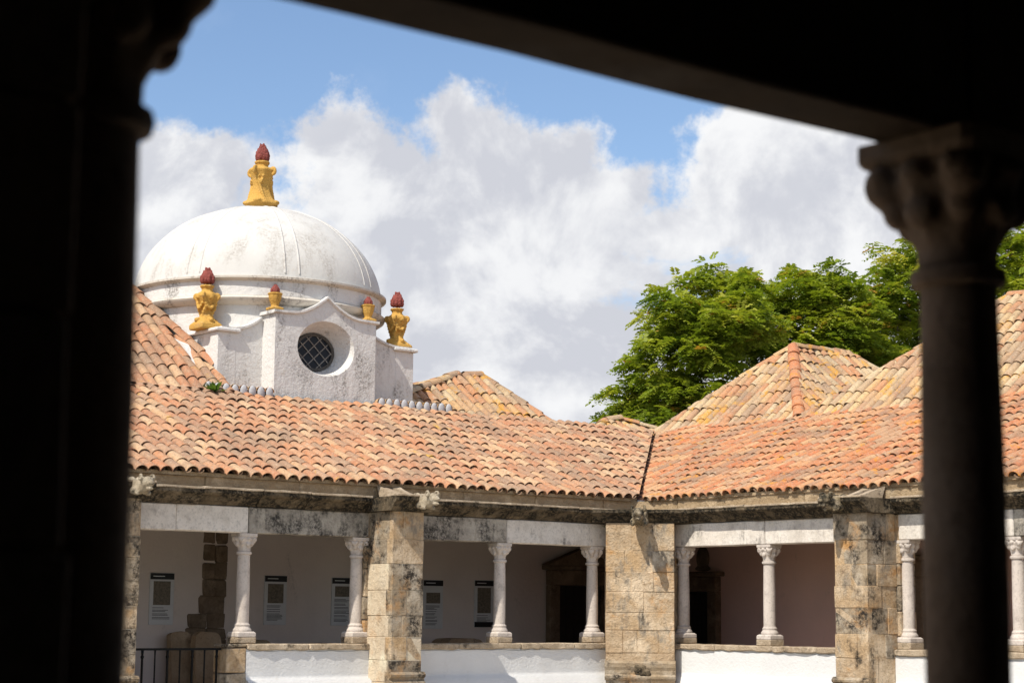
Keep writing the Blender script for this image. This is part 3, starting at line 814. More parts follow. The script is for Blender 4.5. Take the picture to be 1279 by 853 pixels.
while zz < 3.05:
    h = rr_.uniform(.18,.30); n = rr_.choice((1,2)); c0 = .06*math.sin(zz*2.2)
    wd = .42 + (.25 if 1.05 < zz < 1.35 else 0) + (.30 if zz < .95 else 0); l0 = c0 - wd/2 + (.1 if zz > 1.4 else .14)
    for k in range(n):
        box('stone', l0+wd*k/n+.002, l0+wd*(k+1)/n-.002, -.02, .02+rr_.uniform(0,.03), zz+.002, zz+h-.002, M['rubble'], rp, .022, .028)
    zz += h

# ------------------------------------------------------------------ stone post and iron railing in the left bay
sp = empty('stone_post', (7.58, 0, FL), 0, parent=left); zz = 0; k = 0
while zz < zp-FL-.02:
    h = min(.34, zp-FL-zz)
    box('stone', -.14, .17, -.17, .20, zz+.004, zz+h-.005, M['pier_dark' if k % 2 else 'pier'], sp, .014, .006); zz += h; k += 1
rl = empty('iron_railing', inL(8.56, .05, FL), left.rotation_euler.z, 'black iron railing with thin uprights between stone post and pier', 'railing')
box('top_rail', -.80, .80, -.018, .018, .985, 1.015, M['iron'], rl)
box('bottom_rail', -.80, .80, -.012, .012, .10, .125, M['iron'], rl)
for k in range(9):
    x = -.74+k*.185
    bm = bmesh.new(); rd = .016 if k % 2 == 0 else .011
    tube(bm, [(x,0,0 if k % 4 == 0 else .11),(x,0,.3),(x,0,.93),(x,0,.99)], [rd,rd,rd,rd*1.3], 8)
    if k % 2 == 0: blob(bm, (x,0,.90), (.026,.026,.03), None, 1)
    bm_obj('baluster', bm, M['iron'], rl, True)

# ------------------------------------------------------------------ information panels on the back wall
def panel(u, ztop, zbot, lab, img, dark=False):
    w_, h = .40, ztop-zbot
    p = empty('information_panel', inL(u, -2.6, zbot), left.rotation_euler.z, lab, 'panel', 'information panels on the gallery wall')
    box('board', -w_/2, w_/2, .002, .022, 0, h, M['board'], p, .003)
    box('header', -w_/2+.003, w_/2-.003, .022, .026, h-.095, h-.004, M['black'], p)
    y0, y1 = img
    box('picture', -w_/2+.06, w_/2-.06, .022, .0255, y0*h, y1*h, M['print'], p)
    r = random.Random(int(u*10)); y = y0*h-.045
    while y > .05:
        s_ = r.uniform(.6,1.)
        box('text_line', w_/2-.05-.29*s_, w_/2-.05, .022, .0245, y, y+.010, M['ink'], p); y -= r.choice((.019,.019,.035))
    if dark: box('footer', -w_/2+.003, w_/2-.003, .022, .026, .004, .09, M['black'], p)
    box('header_line', -.04, .15, .026, .0275, h-.055, h-.042, M['board'], p)
panel(7.288, Z+.56, Z-.20, 'white panel with tall brown picture, on the wall above the leaning slabs', (.38,.84))
panel(5.33, Z+.56, Z-.195, 'white panel with medium brown picture beside the patch of bare masonry', (.44,.83))
panel(4.10, Z+.55, Z-.20, 'white panel with small brown picture over many lines of text', (.60,.82))
panel(2.32, Z+.545, Z-.245, 'white panel with long text above the dark stone chest behind the buttress', (.52,.74))
panel(1.265, Z+.56, Z-.22, 'white panel with black bands at both top and bottom', (.30,.84), True)

# ------------------------------------------------------------------ stone fragments kept in the gallery
def slab(name, u, v, w_, h, t, lab, cat, lean=0., rnd=.3, rz=0., group=None, n=10):
    bm = bmesh.new(); pts = []
    for k in range(n+1):
        a = math.pi*k/n; x = w_/2*math.copysign(abs(math.cos(a))**.45, math.cos(a)); pts.append((x+random.uniform(-.01,.01), h*(1-rnd)+h*rnd*abs(math.sin(a))**.7+random.uniform(-.012,.012)))
    pts += [(-w_/2*.95, 0), (w_/2*.95, 0)]
    f = [bm.verts.new((x, t/2, z)) for x, z in pts]; b_ = [bm.verts.new((x, -t/2, z)) for x, z in pts]
    bm.faces.new(f); bm.faces.new(b_[::-1])
    for k in range(len(pts)): bm.faces.new((f[k], f[(k+1) % len(pts)], b_[(k+1) % len(pts)], b_[k]))
    bmesh.ops.bevel(bm, geom=[e for e in bm.edges], offset=.012, segments=1, affect='EDGES')
    o = bm_obj(name, bm, M['slab']); o.location = inL(u, v, FL+.003)
    o.rotation_euler = (lean, 0, left.rotation_euler.z+rz); tag(o, lab, cat, group)
    return o
slab('grave_slab', 7.10, -2.25, .34, 1.20, .13, 'tall narrow brown stone slab leaning behind the broader one', 'slab', .10, .10)
slab('grave_slab', 6.78, -2.05, .44, 1.20, .15, 'broad round-topped brown stone slab leaning behind the railing', 'slab', .06, .16)
slab('carved_stone', 6.05, -2.0, .52, 1.08, .30, 'dark brown carved stone block beside the pale column', 'stone', 0, .10)
slab('broken_stone', 4.85, -1.9, .62, 1.03, .30, 'low broken stone just showing above the parapet', 'stone', 0, .06)
slab('stone_chest', 2.25, -2.0, .72, 1.10, .45, 'dark stone chest beneath the long text panel', 'chest', 0, .08)
lt = empty('reading_board', inL(6.95, -.75, FL), left.rotation_euler.z, 'small pale reading board standing behind the iron railing', 'board')
box('post', -.03, .03, -.03, .03, 0, .46, M['iron'], lt)
b_ = box('tilted_board', -.16, .16, -.11, .11, -.01, .01, M['board'], lt, .003); b_.location = (0,0,.48); b_.rotation_euler.x = rad(-32)

# ------------------------------------------------------------------ chapel with the dome
UC, VC = 3.72, -6.1
ch = empty('domed_chapel', inL(UC, VC, 0), left.rotation_euler.z, 'whitewashed chapel with ribbed dome and scrolled front rising above the tiles', 'chapel')
mC = wing_matrix(ch)
RD = 2.25
SPR = Z+5.53
V, F = [], []
zs = [Z+1., Z+3.7, Z+5.0, SPR-.46]
for q in zs:
    for j in range(96): V.append(((RD-.14)*math.cos(2*math.pi*j/96), (RD-.14)*math.sin(2*math.pi*j/96), q))
for i in range(3):
    for j in range(96):
        xm, ym = V[j][0], V[j][1]
        if i == 1 and ym > 0 and abs(xm) < .9: continue       # open behind the oculus
        F.append((i*96+j, i*96+(j+1) % 96, (i+1)*96+(j+1) % 96, (i+1)*96+j))
mesh('drum', V, F, M['chapel'], ch, True)
lathe('drum_moulding', [(RD-.14, SPR-.461),(RD-.06, SPR-.44),(RD-.0, SPR-.40),(RD+.02, SPR-.35),(RD-.05, SPR-.31),(RD-.06,SPR-.30)], M['grime'], ch, n=96)
lathe('drum_band', [(RD-.055, SPR-.301), (RD-.055, SPR-.06)], M['chapel'], ch, n=96)
lathe('spring_moulding', [(RD-.056, SPR-.062),(RD-.01, SPR-.045),(RD+.03, SPR-.02),(RD+.03, SPR+.015),(RD-.05, SPR+.035),(RD-.12,SPR+.04)], M['grime'], ch, n=96)
DH = 1.60
RHO = ((RD-.06)**2+DH**2)/(2*DH)
def dome_r(t):
    z = DH*math.sin(t)
    return .68*(RD-.06)*math.cos(t) + .32*math.sqrt(max(0, RHO**2-(RHO-DH+z)**2))
dm = lathe('dome', [(dome_r(t), SPR+.02+DH*math.sin(t)) for t in [math.pi/2*i/26*.985 for i in range(27)]], M['dome'], ch, n=96)
for k in range(8):
    for dd in (-.085, .085):
        a = math.pi/8 + k*math.pi/4 + .12
        V, F = [], []
        nn = 20
        for i in range(nn+1):
            t = math.pi/2*(.03+.93*i/nn); rr = dome_r(t); zz = SPR+.02+DH*math.sin(t)
            nr = Vector((math.cos(t)*DH, math.sin(t)*(RD-.06))).normalized()
            half = .020; aa = a + dd*(1.0)*math.cos(t)**.0*(.55+.45*math.cos(t)) * (1 if rr > .2 else 1)
            c0 = Vector((rr*math.cos(a), rr*math.sin(a), zz)); tang = Vector((-math.sin(a), math.cos(a), 0)); out = Vector((nr.x*math.cos(a), nr.x*math.sin(a), nr.y))
            offm = dd*(.35+1.1*math.cos(t))
            for s, hgt in ((-half,-.02),(-half*.5,.013),(half*.5,.013),(half,-.02)):
                V.append(c0 + tang*(offm+s) + out*(hgt - offm*offm/(2*max(rr,.3))))
        for i in range(nn):
            for q in range(3): F.append((i*4+q, i*4+q+1, i*4+4+q+1, i*4+4+q))
        mesh('rib', V, F, M['dome'], dm, True)
# scrolled front: half profiles are lists of (x from centre, height above the eye)
def ray_poly(c, ang, pts):
    dx, dz = math.cos(ang), math.sin(ang); best = None
    for (x0,z0),(x1,z1) in zip(pts, pts[1:]+pts[:1]):
        ex, ez = x1-x0, z1-z0; den = dx*ez-dz*ex
        if abs(den) < 1e-9: continue
        t = ((x0-c[0])*ez-(z0-c[1])*ex)/den; s = ((x0-c[0])*dz-(z0-c[1])*dx)/den
        if t > 1e-6 and -1e-6 <= s <= 1+1e-6 and (best is None or t < best): best = t
    return (c[0]+dx*best, c[1]+dz*best)
VF = -3.82-VC            # front plane in chapel frame
hw = 1.0                 # half width of the middle block
topo = []
for i in range(25):
    s = -1+2*i/24; a = abs(s)
    # shoulders low, ogee peak in the middle
    z = 4.92 + (.32*(1-a/.68)**1.8 if a < .68 else 0) - (.03*max(0, a-.62))
    topo.append((s*hw, z))
outl = [(-hw, 2.6)] + [(hw, 2.6)] + topo[::-1]
oc = (0., 4.385); ea, eb = .565, .465; ia, ib = .40, .325
angs = [2*math.pi*i/120 for i in range(120)] + [math.atan2(p[1]-oc[1], p[0]-oc[0]) % (2*math.pi) for p in (outl[0], outl[1], (hw, topo[-1][1]), (-hw, topo[0][1]), (0, topo[12][1]))]
angs = sorted(set(round(a, 5) for a in angs)); n = len(angs)
V, F = [], []
for a in angs:
    ox, oz = ray_poly(oc, a, outl)
    V += [(ox, VF-1.3, Z+oz), (ox, VF, Z+oz), (oc[0]+ea*math.cos(a), VF, Z+oc[1]+eb*math.sin(a)), (oc[0]+(ea-.012)*math.cos(a), VF-.02, Z+oc[1]+(eb-.012)*math.sin(a)),
          (oc[0]+ia*math.cos(a), VF-.42, Z+oc[1]+ib*math.sin(a)-.02)]
for i in range(n):
    j = (i+1) % n
    for k in range(4): F.append((i*5+k, j*5+k, j*5+k+1, i*5+k+1))
fw_ = mesh('front_wall', V, F, M['chapel'], ch)
# copings that follow the scrolled edge
def coping_strip(name, pts, y0, y1, th, mat):
    V, F = [], []
    for i, (x, z) in enumerate(pts):
        V += [(x, y0, Z+z-th*.3), (x, y1-.03, Z+z-th*.3), (x, y1, Z+z), (x, y1, Z+z+th*.7), (x, y0, Z+z+th*.7)]
    for i in range(len(pts)-1):
        for k in range(5): F.append((i*5+k, i*5+(k+1) % 5, (i+1)*5+(k+1) % 5, (i+1)*5+k))
    F += [tuple(range(5)), tuple(range((len(pts)-1)*5, len(pts)*5))[::-1]]
    return mesh(name, V, F, mat, ch)
coping_strip('scroll_coping', [(-hw-.05, topo[0][1])] + topo[1:-1] + [(hw+.05, topo[-1][1])], VF-1.3, VF+.045, .055, M['chapel'])
# side wings of the front, set back, with sweeping tops
def side(s):
    y = VF-.40; pts = []
    x0, x1 = hw-.01, 1.80 if s > 0 else 2.02
    for i in range(15):
        t = i/14; pts.append((s*(x0+(x1-x0)*t), 4.88 - .28*(1-(1-min(1,t/.8))**2.2)))
    V, F = [], []
    for x, z in pts: V += [(x, y, Z+z), (x, y, Z+2.6), (x, y-.5, Z+z), (x, y-.5, Z+2.6)]
    for i in range(len(pts)-1):
        a, b = i*4, i*4+4
        F += [(a, b, b+1, a+1), (a, b, b+2, a+2), (a+2, b+2, b+3, a+3)]
    L_ = (len(pts)-1)*4; F += [(L_, L_+1, L_+3, L_+2)]
    mesh('wing_wall', V, F, M['chapel'], ch)
    coping_strip('scroll_coping', pts[1:], y-.5, y+.045, .05, M['chapel'])
    # end pedestal that carries an urn
    xa, xb = (x1-.30, x1+.05) if s > 0 else (x1-.33, x1+.06)
    zt_ = 4.60
    box('pedestal', s*xa, s*xb, y-.95, y+.004, Z+2.6, Z+zt_-.05, M['chapel'], ch, .01)
    box('pedestal_cap', s*(xa-.05), s*(xb+.06), y-1.0, y+.07, Z+zt_-.048, Z+zt_+.012, M['chapel'], ch, .015)
# chapel local x = u - UC : picture right is negative u
side(1); side(-1)
# oculus: iron ring, diagonal lead bars, dark panes
wn = empty('oculus_window', (oc[0], VF-.40, Z+oc[1]-.02), 0, parent=ch)
V, F = [], []; n = 48
for i in range(n):
    a = 2*math.pi*i/n; c, s = math.cos(a), math.sin(a)
    V += [((ia-.002)*c, .0, (ib-.002)*s), ((ia-.002)*c, .03, (ib-.002)*s), ((ia-.05)*c, .03, (ib-.05)*s), ((ia-.05)*c, 0, (ib-.05)*s)]
for i in range(n):
    j = (i+1) % n
    for k in range(4): F.append((i*4+k, j*4+k, j*4+(k+1) % 4, i*4+(k+1) % 4))
mesh('frame', V, F, M['lead'], wn)
st = .215
def inell(x, z, k=1.): return (x/(ia*k))**2 + (z/(ib*k))**2 < 1
for sgn in (-1, 1):
    for k in range(-4, 5):
        # line z = sgn*x*0.95 + k*st
        sl = .95*sgn; c = (k+.5)*st; A = 1/ia**2+sl*sl/ib**2; Bq = 2*sl*c/ib**2; Cq = c*c/ib**2-1; dsc = Bq*Bq-4*A*Cq
        if dsc <= 0.02: continue
        xa, xb = (-Bq-math.sqrt(dsc))/(2*A), (-Bq+math.sqrt(dsc))/(2*A)
        bm = bmesh.new(); tube(bm, [(xa*.97, .012+.004*sgn, sl*xa*.97+c), (xb*.97, .012+.004*sgn, sl*xb*.97+c)], .010, 5)
        bm_obj('lead_bar', bm, M['came'], wn)
for i in range(-5, 6):
    for j in range(-5, 6):
        # cell between diagonals: z-.95x in [i,i+1]st and z+.95x in [j,j+1]st
        cs = []
        for (p, q) in ((i+.5,j+.5),(i+1.5,j+.5),(i+1.5,j+1.5),(i+.5,j+1.5)):
            cs.append(((q-p)*st/(2*.95), (p+q)*st/2))
        cx, cz = sum(c[0] for c in cs)/4, sum(c[1] for c in cs)/4
        if not inell(cx, cz, 1.12): continue
        ty, tx = random.uniform(-.006,.006), random.uniform(-.006,.006)
        pts = []
        for k, (x, z) in enumerate(cs):
            e = math.sqrt((x/(ia-.01))**2+(z/(ib-.01))**2)
            if e > 1: x, z = x/e, z/e
            pts.append((x, .004 + (ty if k in (0,1) else -ty)*.5, z))
        mesh('pane', pts, [(0,1,2,3)], M['glass'], wn)
box('window_backing', -ia, ia, -.12, -.11, -ib, ib, M['black'], wn)  # black sheet closing the opening behind the panes
# limewashed tile ends where the roof meets the set-back walls
def plugs(ua, ub):
    n = round(abs(ub-ua)/.16)
    for i in range(n):
        u = ua+(ub-ua)*(i+.5)/n - UC
        t = empty('flashing_tile', (u, -3.80-VC, ZR+.055), 0, parent=ch)
        o = link('tile', tile_mesh('tile_p', random.randrange(10), .85), t); o.location = (0, .06, .03); o.rotation_euler = (rad(-6), 0, math.pi)
        bm = bmesh.new(); blob(bm, (0,0,0), (.070,.035,.115), None, 2)
        o = bm_obj('mortar_end', bm, M['plug'], t, True); o.location = (0, .055, .03+random.uniform(-.008,.008))
plugs(6.05, 4.76); plugs(2.70, 1.12)
# plaster fillet between the verge and the pedestal
prism('plaster_fillet', [(VF-1.40,3.0),(VF-.42,3.0),(VF-.44,3.72),(VF-.62,4.02),(VF-.95,4.36),(VF-1.40,4.52)], (2.08,0,Z), (0,1,0), (0,0,1), (1,0,0), .10, M['chapel'], ch)

# ------------------------------------------------------------------ urns and finial
def flame(bm, z, r, h, rows=5, seed=1):
    q = random.Random(seed)
    blob(bm, (0,0,z+h*.38), (r*.72,r*.72,h*.42), None, 2)
    for i in range(rows):
        t = i/(rows-1); rr = r*(1.0-.80*t**1.3)*(.86 if i == 0 else 1); n = max(3, int(9-6*t))
        for j in range(n):
            a = 2*math.pi*(j+.5*(i % 2))/n + q.uniform(-.1,.1)
            d = Vector((math.cos(a)*.35, math.sin(a)*.35, 1)).normalized()
            blob(bm, (rr*.72*math.cos(a), rr*.72*math.sin(a), z+h*(.16+.66*t)), (r*.20,r*.20,h*.19), d.to_track_quat('Z','Y'), 1)
def urn(u, v, z, sc, label, big=True, seed=1, frame=inL):
    o = empty('flaming_urn', frame(u, v, z), left.rotation_euler.z, label, 'urn', 'yellow urns with red flames on the chapel')
    bm = bmesh.new(); q = random.Random(seed)
    def ring_l(prof, n=28, fl=0, am=0.):
        prev = None
        for r, zz in prof:
            ring = [bm.verts.new((r*(1+am*math.cos(fl*2*math.pi*j/n))*math.cos(2*math.pi*j/n), r*(1+am*math.cos(fl*2*math.pi*j/n))*math.sin(2*math.pi*j/n), zz)) for j in range(n)]
            if prev:
                for j in range(n): bm.faces.new((prev[j], prev[(j+1)%n], ring[(j+1)%n], ring[j]))
            else: bm.faces.new(ring[::-1])
            prev = ring
        bm.faces.new(prev)
    if big:
        square_ring(bm, [(.19,0,.03),(.195,.03,.03),(.19,.085,.03),(.165,.12,.04),(.14,.15,.05)])
        ring_l([(.15,.10),(.140,.16),(.110,.21),(.085,.27),(.088,.34),(.112,.44),(.145,.52),(.164,.57),(.154,.61),(.095,.65),(.078,.68),(.085,.72),(.105,.735),(.105,.765),(.06,.77)], 32, 8, .05)
        for k in range(4):
            a = math.pi/4+k*math.pi/2
            for t in range(9):
                ph = t/8*math.pi*1.5
                blob(bm, ((.155+.035*math.sin(ph))*math.cos(a), (.155+.035*math.sin(ph))*math.sin(a), .57+.045*math.cos(ph)), (.026,.026,.026), None, 1)
            for t in range(6):
                s = t/5; blob(bm, ((.145-.055*s)*math.cos(a+.25*math.sin(s*5)), (.145-.055*s)*math.sin(a+.25*math.sin(s*5)), .50-.26*s), (.030,.030,.042), None, 1)
            a += math.pi/4
            for t in range(7):
                s = (t/6-.5)*1.1; blob(bm, (.128*math.cos(a+s), .128*math.sin(a+s), .46-.10*math.cos(s*2.6)), (.026,.026,.03), None, 1)
            blob(bm, (.14*math.cos(a), .14*math.sin(a), .55), (.045,.045,.05), None, 1)
            blob(bm, (.135*math.cos(a), .135*math.sin(a), .16), (.07,.05,.05), Matrix.Rotation(a,3,'Z').to_quaternion(), 1)
        vox = .0095; fz, fr, fh = .755, .145, .28
    else:
        square_ring(bm, [(.105,0,.01),(.105,.035,.01),(.07,.055,.02)])
        ring_l([(.075,.04),(.058,.07),(.062,.10),(.082,.15),(.095,.20),(.10,.235),(.095,.25),(.11,.262),(.115,.285),(.095,.29),(.05,.29)], 28, 9, .05)
        vox = .009; fz, fr, fh = .27, .095, .15
    body = remesh_obj('urn_body', bm, M['yellow'], o, vox)
    body.scale = (sc*1.14, sc*1.14, sc) if big else (sc*1.08, sc*1.08, sc)
    bm = bmesh.new(); flame(bm, fz, fr, fh, 5, seed)
    fo = remesh_obj('flame', bm, M['red'], o, vox*.85); fo.scale = (sc*1.1, sc*1.1, sc*1.05)
    return o
yw = VF+VC-.40
urn(5.56, yw-.42, Z+4.61, .98, 'large yellow urn with red flame on the pedestal beside the steep nave tiles', True, 2)
urn(1.80, yw-.30, Z+4.61, .98, 'large yellow urn with red flame standing against the open sky', True, 5)
urn(UC+.93, VF+VC-.15, Z+4.962, 1.0, 'small yellow urn with red flame on the scroll shoulder towards the steep nave roof', False, 3)
urn(UC-.93, VF+VC-.15, Z+4.962, 1.0, 'small yellow urn with red flame on the scroll shoulder away from the nave roof', False, 4)
# finial of the dome: taller, with a flared skirt
def finial():
    z0 = SPR+.02+DH-.05
    o = empty('dome_finial', inL(UC, VC, z0), left.rotation_euler.z+.5, 'tall yellow carved finial with red flame crowning the white dome', 'finial')
    bm = bmesh.new()
    prev = None; n = 32
    for r, zz in [(.25,0),(.25,.10),(.30,.13),(.29,.16),(.23,.23),(.19,.30),(.162,.38),(.152,.48),(.168,.60),(.205,.70),(.232,.76),(.20,.80),(.115,.82),(.108,.87),(.135,.895),(.135,.93),(.08,.94)]:
        ring = [bm.verts.new((r*(1+.04*math.cos(8*2*math.pi*j/n))*math.cos(2*math.pi*j/n), r*(1+.04*math.cos(8*2*math.pi*j/n))*math.sin(2*math.pi*j/n), zz)) for j in range(n)]
        if prev:
            for j in range(n): bm.faces.new((prev[j], prev[(j+1)%n], ring[(j+1)%n], ring[j]))
        else: bm.faces.new(ring[::-1])
        prev = ring
    bm.faces.new(prev)
    for k in range(4):
        a = k*math.pi/2
        for t in range(10):
            ph = t/9*math.pi*1.6; blob(bm, ((.225+.05*math.sin(ph))*math.cos(a), (.225+.05*math.sin(ph))*math.sin(a), .74+.06*math.cos(ph)), (.034,.034,.034), None, 1)
        for t in range(12):
            s = t/11; aa = a + .9*s; rr = .178+.13*max(0, s-.5); blob(bm, (rr*math.cos(aa), rr*math.sin(aa), .68-.52*s), (.034,.034,.036), None, 1)
        for t in range(8):
            s = t/7; aa = a+.8-.7*s; blob(bm, (.185*math.cos(aa), .185*math.sin(aa), .72-.2*math.sin(s*3.1)), (.03,.03,.03), None, 1)
        blob(bm, (.25*math.cos(a+.3), .25*math.sin(a+.3), .17), (.09,.09,.05), None, 2)
    remesh_obj('finial_body', bm, M['yellow'], o, .013)
    bm = bmesh.new(); flame(bm, .92, .165, .36, 6, 8); remesh_obj('flame', bm, M['red'], o, .013)
finial()

# ------------------------------------------------------------------ nave roof left of the chapel
nv = empty('nave', inL(8.5, -4, 0), left.rotation_euler.z, 'taller nave with steep tiled roof climbing beside the white dome', 'building')
mN = wing_matrix(nv); sN = rad(37)
box('wall', -2.5, 6.5, -5.4, -.3, 0, ZR-.35, M['white'], nv)
RN = Roof(nv, 'tile_l', mN)
Bn = Vector((0, -math.cos(sN), math.sin(sN)))
RN.face((0, VR+4, ZR+.03), (1,0,0), Bn, [(5.49-8.5, .05),(6.5, .05),(6.5, 3.4),(6.16-8.5, 3.4)], pitch=.195, scale=.195/.23, overhang=.12)
V = [(5.7-8.5, VR+4-3.4*math.cos(sN), ZR+3.4*math.sin(sN)), (6.5, VR+4-3.4*math.cos(sN), ZR+3.4*math.sin(sN)), (6.5, -5.4, ZR-.4), (5.7-8.5, -5.4, ZR-.4)]
mesh('rear_slope', V, [(0,1,2,3)], M['pan'], RN.o)
def on(a, b): return Vector((0, VR+4, ZR+.03)) + Vector((1,0,0))*a + Bn*b
RN.ridge(on(5.52-8.5, .75), on(6.13-8.5, 3.35), r=.105, drop=.09, name='verge_tile')
RN.ridge((6.16-8.5, on(0,3.4).y, on(0,3.4).z+.02), (6.5, on(0,3.4).y, on(0,3.4).z+.02), r=.12)
RN.build(300)

# ------------------------------------------------------------------ hipped pavilions behind the wings
def hip(name, frame_o, sx, label, mat, faces, ridges, wall, pw=.185):
    """faces: list of (eave p, eave q, top points...) in wing coordinates (u,v,z); first two points are the eave"""
    f4 = wing_matrix(frame_o)
    b0 = Vector((sx*(wall[0]+wall[1])/2, (wall[2]+wall[3])/2, 0))
    o = empty(name, f4 @ b0, frame_o.rotation_euler.z, label, 'building')
    box('wall', sx*wall[0]-b0.x, sx*wall[1]-b0.x, wall[2]-b0.y, wall[3]-b0.y, 0, wall[4], M['white'], o)
    R = Roof(o, mat, wing_matrix(o))
    cv = lambda p: Vector((sx*p[0], p[1], p[2])) - b0
    for fc in faces:
        P = [cv(p) for p in fc]; A = (P[1]-P[0]).normalized(); nn = A.cross(P[2]-P[0]).normalized()
        if nn.z < 0: nn = -nn
        B = nn.cross(A).normalized()
        if B.z < 0: B = -B
        R.face(P[0], A, B, [((p-P[0]).dot(A), (p-P[0]).dot(B)) for p in P], pitch=pw, scale=pw/.23, sag=.025, overhang=.14)
    for (p, q, r, *mk) in ridges: R.ridge(cv(p), cv(q), r, drop=.05, mat=mk[0] if mk else None)
    R.build(300)
    return o, R
zr = ZR+.0
h1 = 1.85; za = Z+5.08
a0 = (-3.8+h1, -3.8-h1, za); a1 = (-3.8+h1, -3.8-h1-1.55, za)
hip('pavilion', right, -1, 'small pavilion with pale lichened hipped roof and one bright orange hip', 'tile_p',
    [[(-3.8,-3.8,zr),(-3.8+2*h1,-3.8,zr),a0],
     [(-3.8+2*h1,-3.8,zr),(-3.8+2*h1,-9.05,zr),a1,a0],
     [(-3.8,-9.05,zr),(-3.8,-3.8,zr),a0,a1],
     [(-3.8+2*h1,-9.05,zr),(-3.8,-9.05,zr),a1]],
    [((-3.8+2*h1,-3.8,zr),a0,.115,'tile_r'),((-3.8,-3.8,zr),a0,.10),(a0,a1,.12),((-3.8+2*h1,-9.05,zr),a1,.11)],
    (-3.6,-.3,-8.85,-3.9,ZR-.05))
h3 = 2.55; zq = Z+5.56
b0_ = (0.02+h3, -3.8-h3, zq); b1_ = (4.6, -3.8-h3, zq)
hip('pavilion', right, -1, 'larger pavilion with tall pale tiled roof next to the orange-hipped one', 'tile_p',
    [[(0.02,-3.8,zr),(4.6+h3,-3.8,zr),b1_,b0_],
     [(0.02,-3.8-2*h3,zr),(0.02,-3.8,zr),b0_],
     [(4.6+h3,-3.8,zr),(4.6+h3,-3.8-2*h3,zr),b1_]],
    [((0.02,-3.8,zr),b0_,.10),(b0_,b1_,.12),((4.6+h3,-3.8,zr),b1_,.11)],
    (.3,6.8,-8.7,-3.9,ZR-.05))
zl2 = Z+3.50
c0 = (-.63,-6.0,Z+4.50); c1 = (-1.22,-6.0,Z+4.52)
hip('pavilion', left, 1, 'yellowed hipped roof peeping over the salmon ridge between chapel and valley', 'tile_p',
    [[(-1.95,-4.65,zl2),(2.3,-4.65,zl2),c0,c1],
     [(-1.95,-7.6,zl2),(-1.95,-4.65,zl2),c1],
     [(2.3,-4.65,zl2),(2.3,-7.6,zl2),c0]],
    [((-1.95,-4.65,zl2),c1,.11),((2.3,-4.65,zl2),c0,.11),(c1,c0,.13)],
    (-1.8,.9,-7.5,-4.8,Z+3.45), .19)
s0 = (-5.35,-6.6,Z+4.02)
hip('pavilion', left, 1, 'tiny orange lichened roof tip beside the tree above the valley', 'tile_p',
    [[(-7.4,-5.6,Z+3.45),(-3.6,-5.6,Z+3.45),(-4.95,-6.6,Z+3.97),s0],
     [(-7.4,-7.9,Z+3.45),(-7.4,-5.6,Z+3.45),s0]],
    [((-7.4,-5.6,Z+3.45),s0,.10),(s0,(-4.95,-6.6,Z+3.97),.12),((-3.6,-5.6,Z+3.45),(-4.95,-6.6,Z+3.97),.10)],
    (-7.2,-3.8,-7.8,-5.7,Z+3.40))

# ------------------------------------------------------------------ near gallery, where the camera stands
VN = 20.02
near = empty('near_gallery', (CC+n1*VN).to_tuple()[:2]+(0,), math.atan2(d1.y, d1.x), 'dark shaded gallery bay with slender columns under a heavy shaded lintel', 'building')
# local x = +d1 (so x = -u), local y = towards the court
XR, XL = -17.2446, -19.386
def neargal(p):
    box('gallery_floor', -25, -10, -3.4, .12, FL-.15, FL, M['floor_n'], p)
    box('lower_wall', -25, -10, -.14, .12, 0, FL-.155, M['white'], p)
    box('back_wall', -25, -10, -3.75, -3.4, 0, Z+2.6, M['wall_n'], p)
    box('end_wall', -25.3, -25.005, -3.4, .12, 0, Z+2.6, M['wall_n'], p)
    box('ceiling', -25, -10, -3.39, -.16, Z+1.72, Z+1.8, M['timber'], p)
    for k in range(19): box('ceiling_beam', -24.6+k*.78, -24.48+k*.78, -3.38, -.17, Z+1.58, Z+1.718, M['timber'], p)
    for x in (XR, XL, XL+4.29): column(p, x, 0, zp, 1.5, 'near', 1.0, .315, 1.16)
    r = random.Random(5)
    # lintels with broken lower arris
    for a, b in ((XL-.3, XR-.05), (XR-.05, XL+4.6), (XL+5.2, -10)):
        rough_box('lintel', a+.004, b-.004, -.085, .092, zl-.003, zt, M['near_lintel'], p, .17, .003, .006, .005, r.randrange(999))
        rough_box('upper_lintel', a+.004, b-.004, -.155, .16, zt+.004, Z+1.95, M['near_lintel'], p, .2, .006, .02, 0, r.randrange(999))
    for c in (XL-.42, XL+4.29+.42):
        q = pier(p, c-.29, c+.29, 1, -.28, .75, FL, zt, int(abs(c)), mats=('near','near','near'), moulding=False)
    for a, b in ((XL-.13, XL+4.58), (-25, XL-.72), (XL+5.0, -10)):
        box('parapet', a, b, -.14, .16, FL+.002, Z-.51, M['white'], p)
        rough_box('coping_stone', a, b, -.17, .22, Z-.508, zp-.002, M['near'], p, .2, .01, .014, .01, 4)
    # roof over our heads: mass that keeps the gallery dark
    box('eave_course', -25, -10, -.2, .24, Z+1.955, Z+2.1, M['band'], p)
    V = [(-25,.35,Z+2.11),(-10,.35,Z+2.11),(-10,-3.8,Z+3.7),(-25,-3.8,Z+3.7)]
    mesh('roof_slope', V, [(0,1,2,3)], M['pan'], p)
neargal(near)

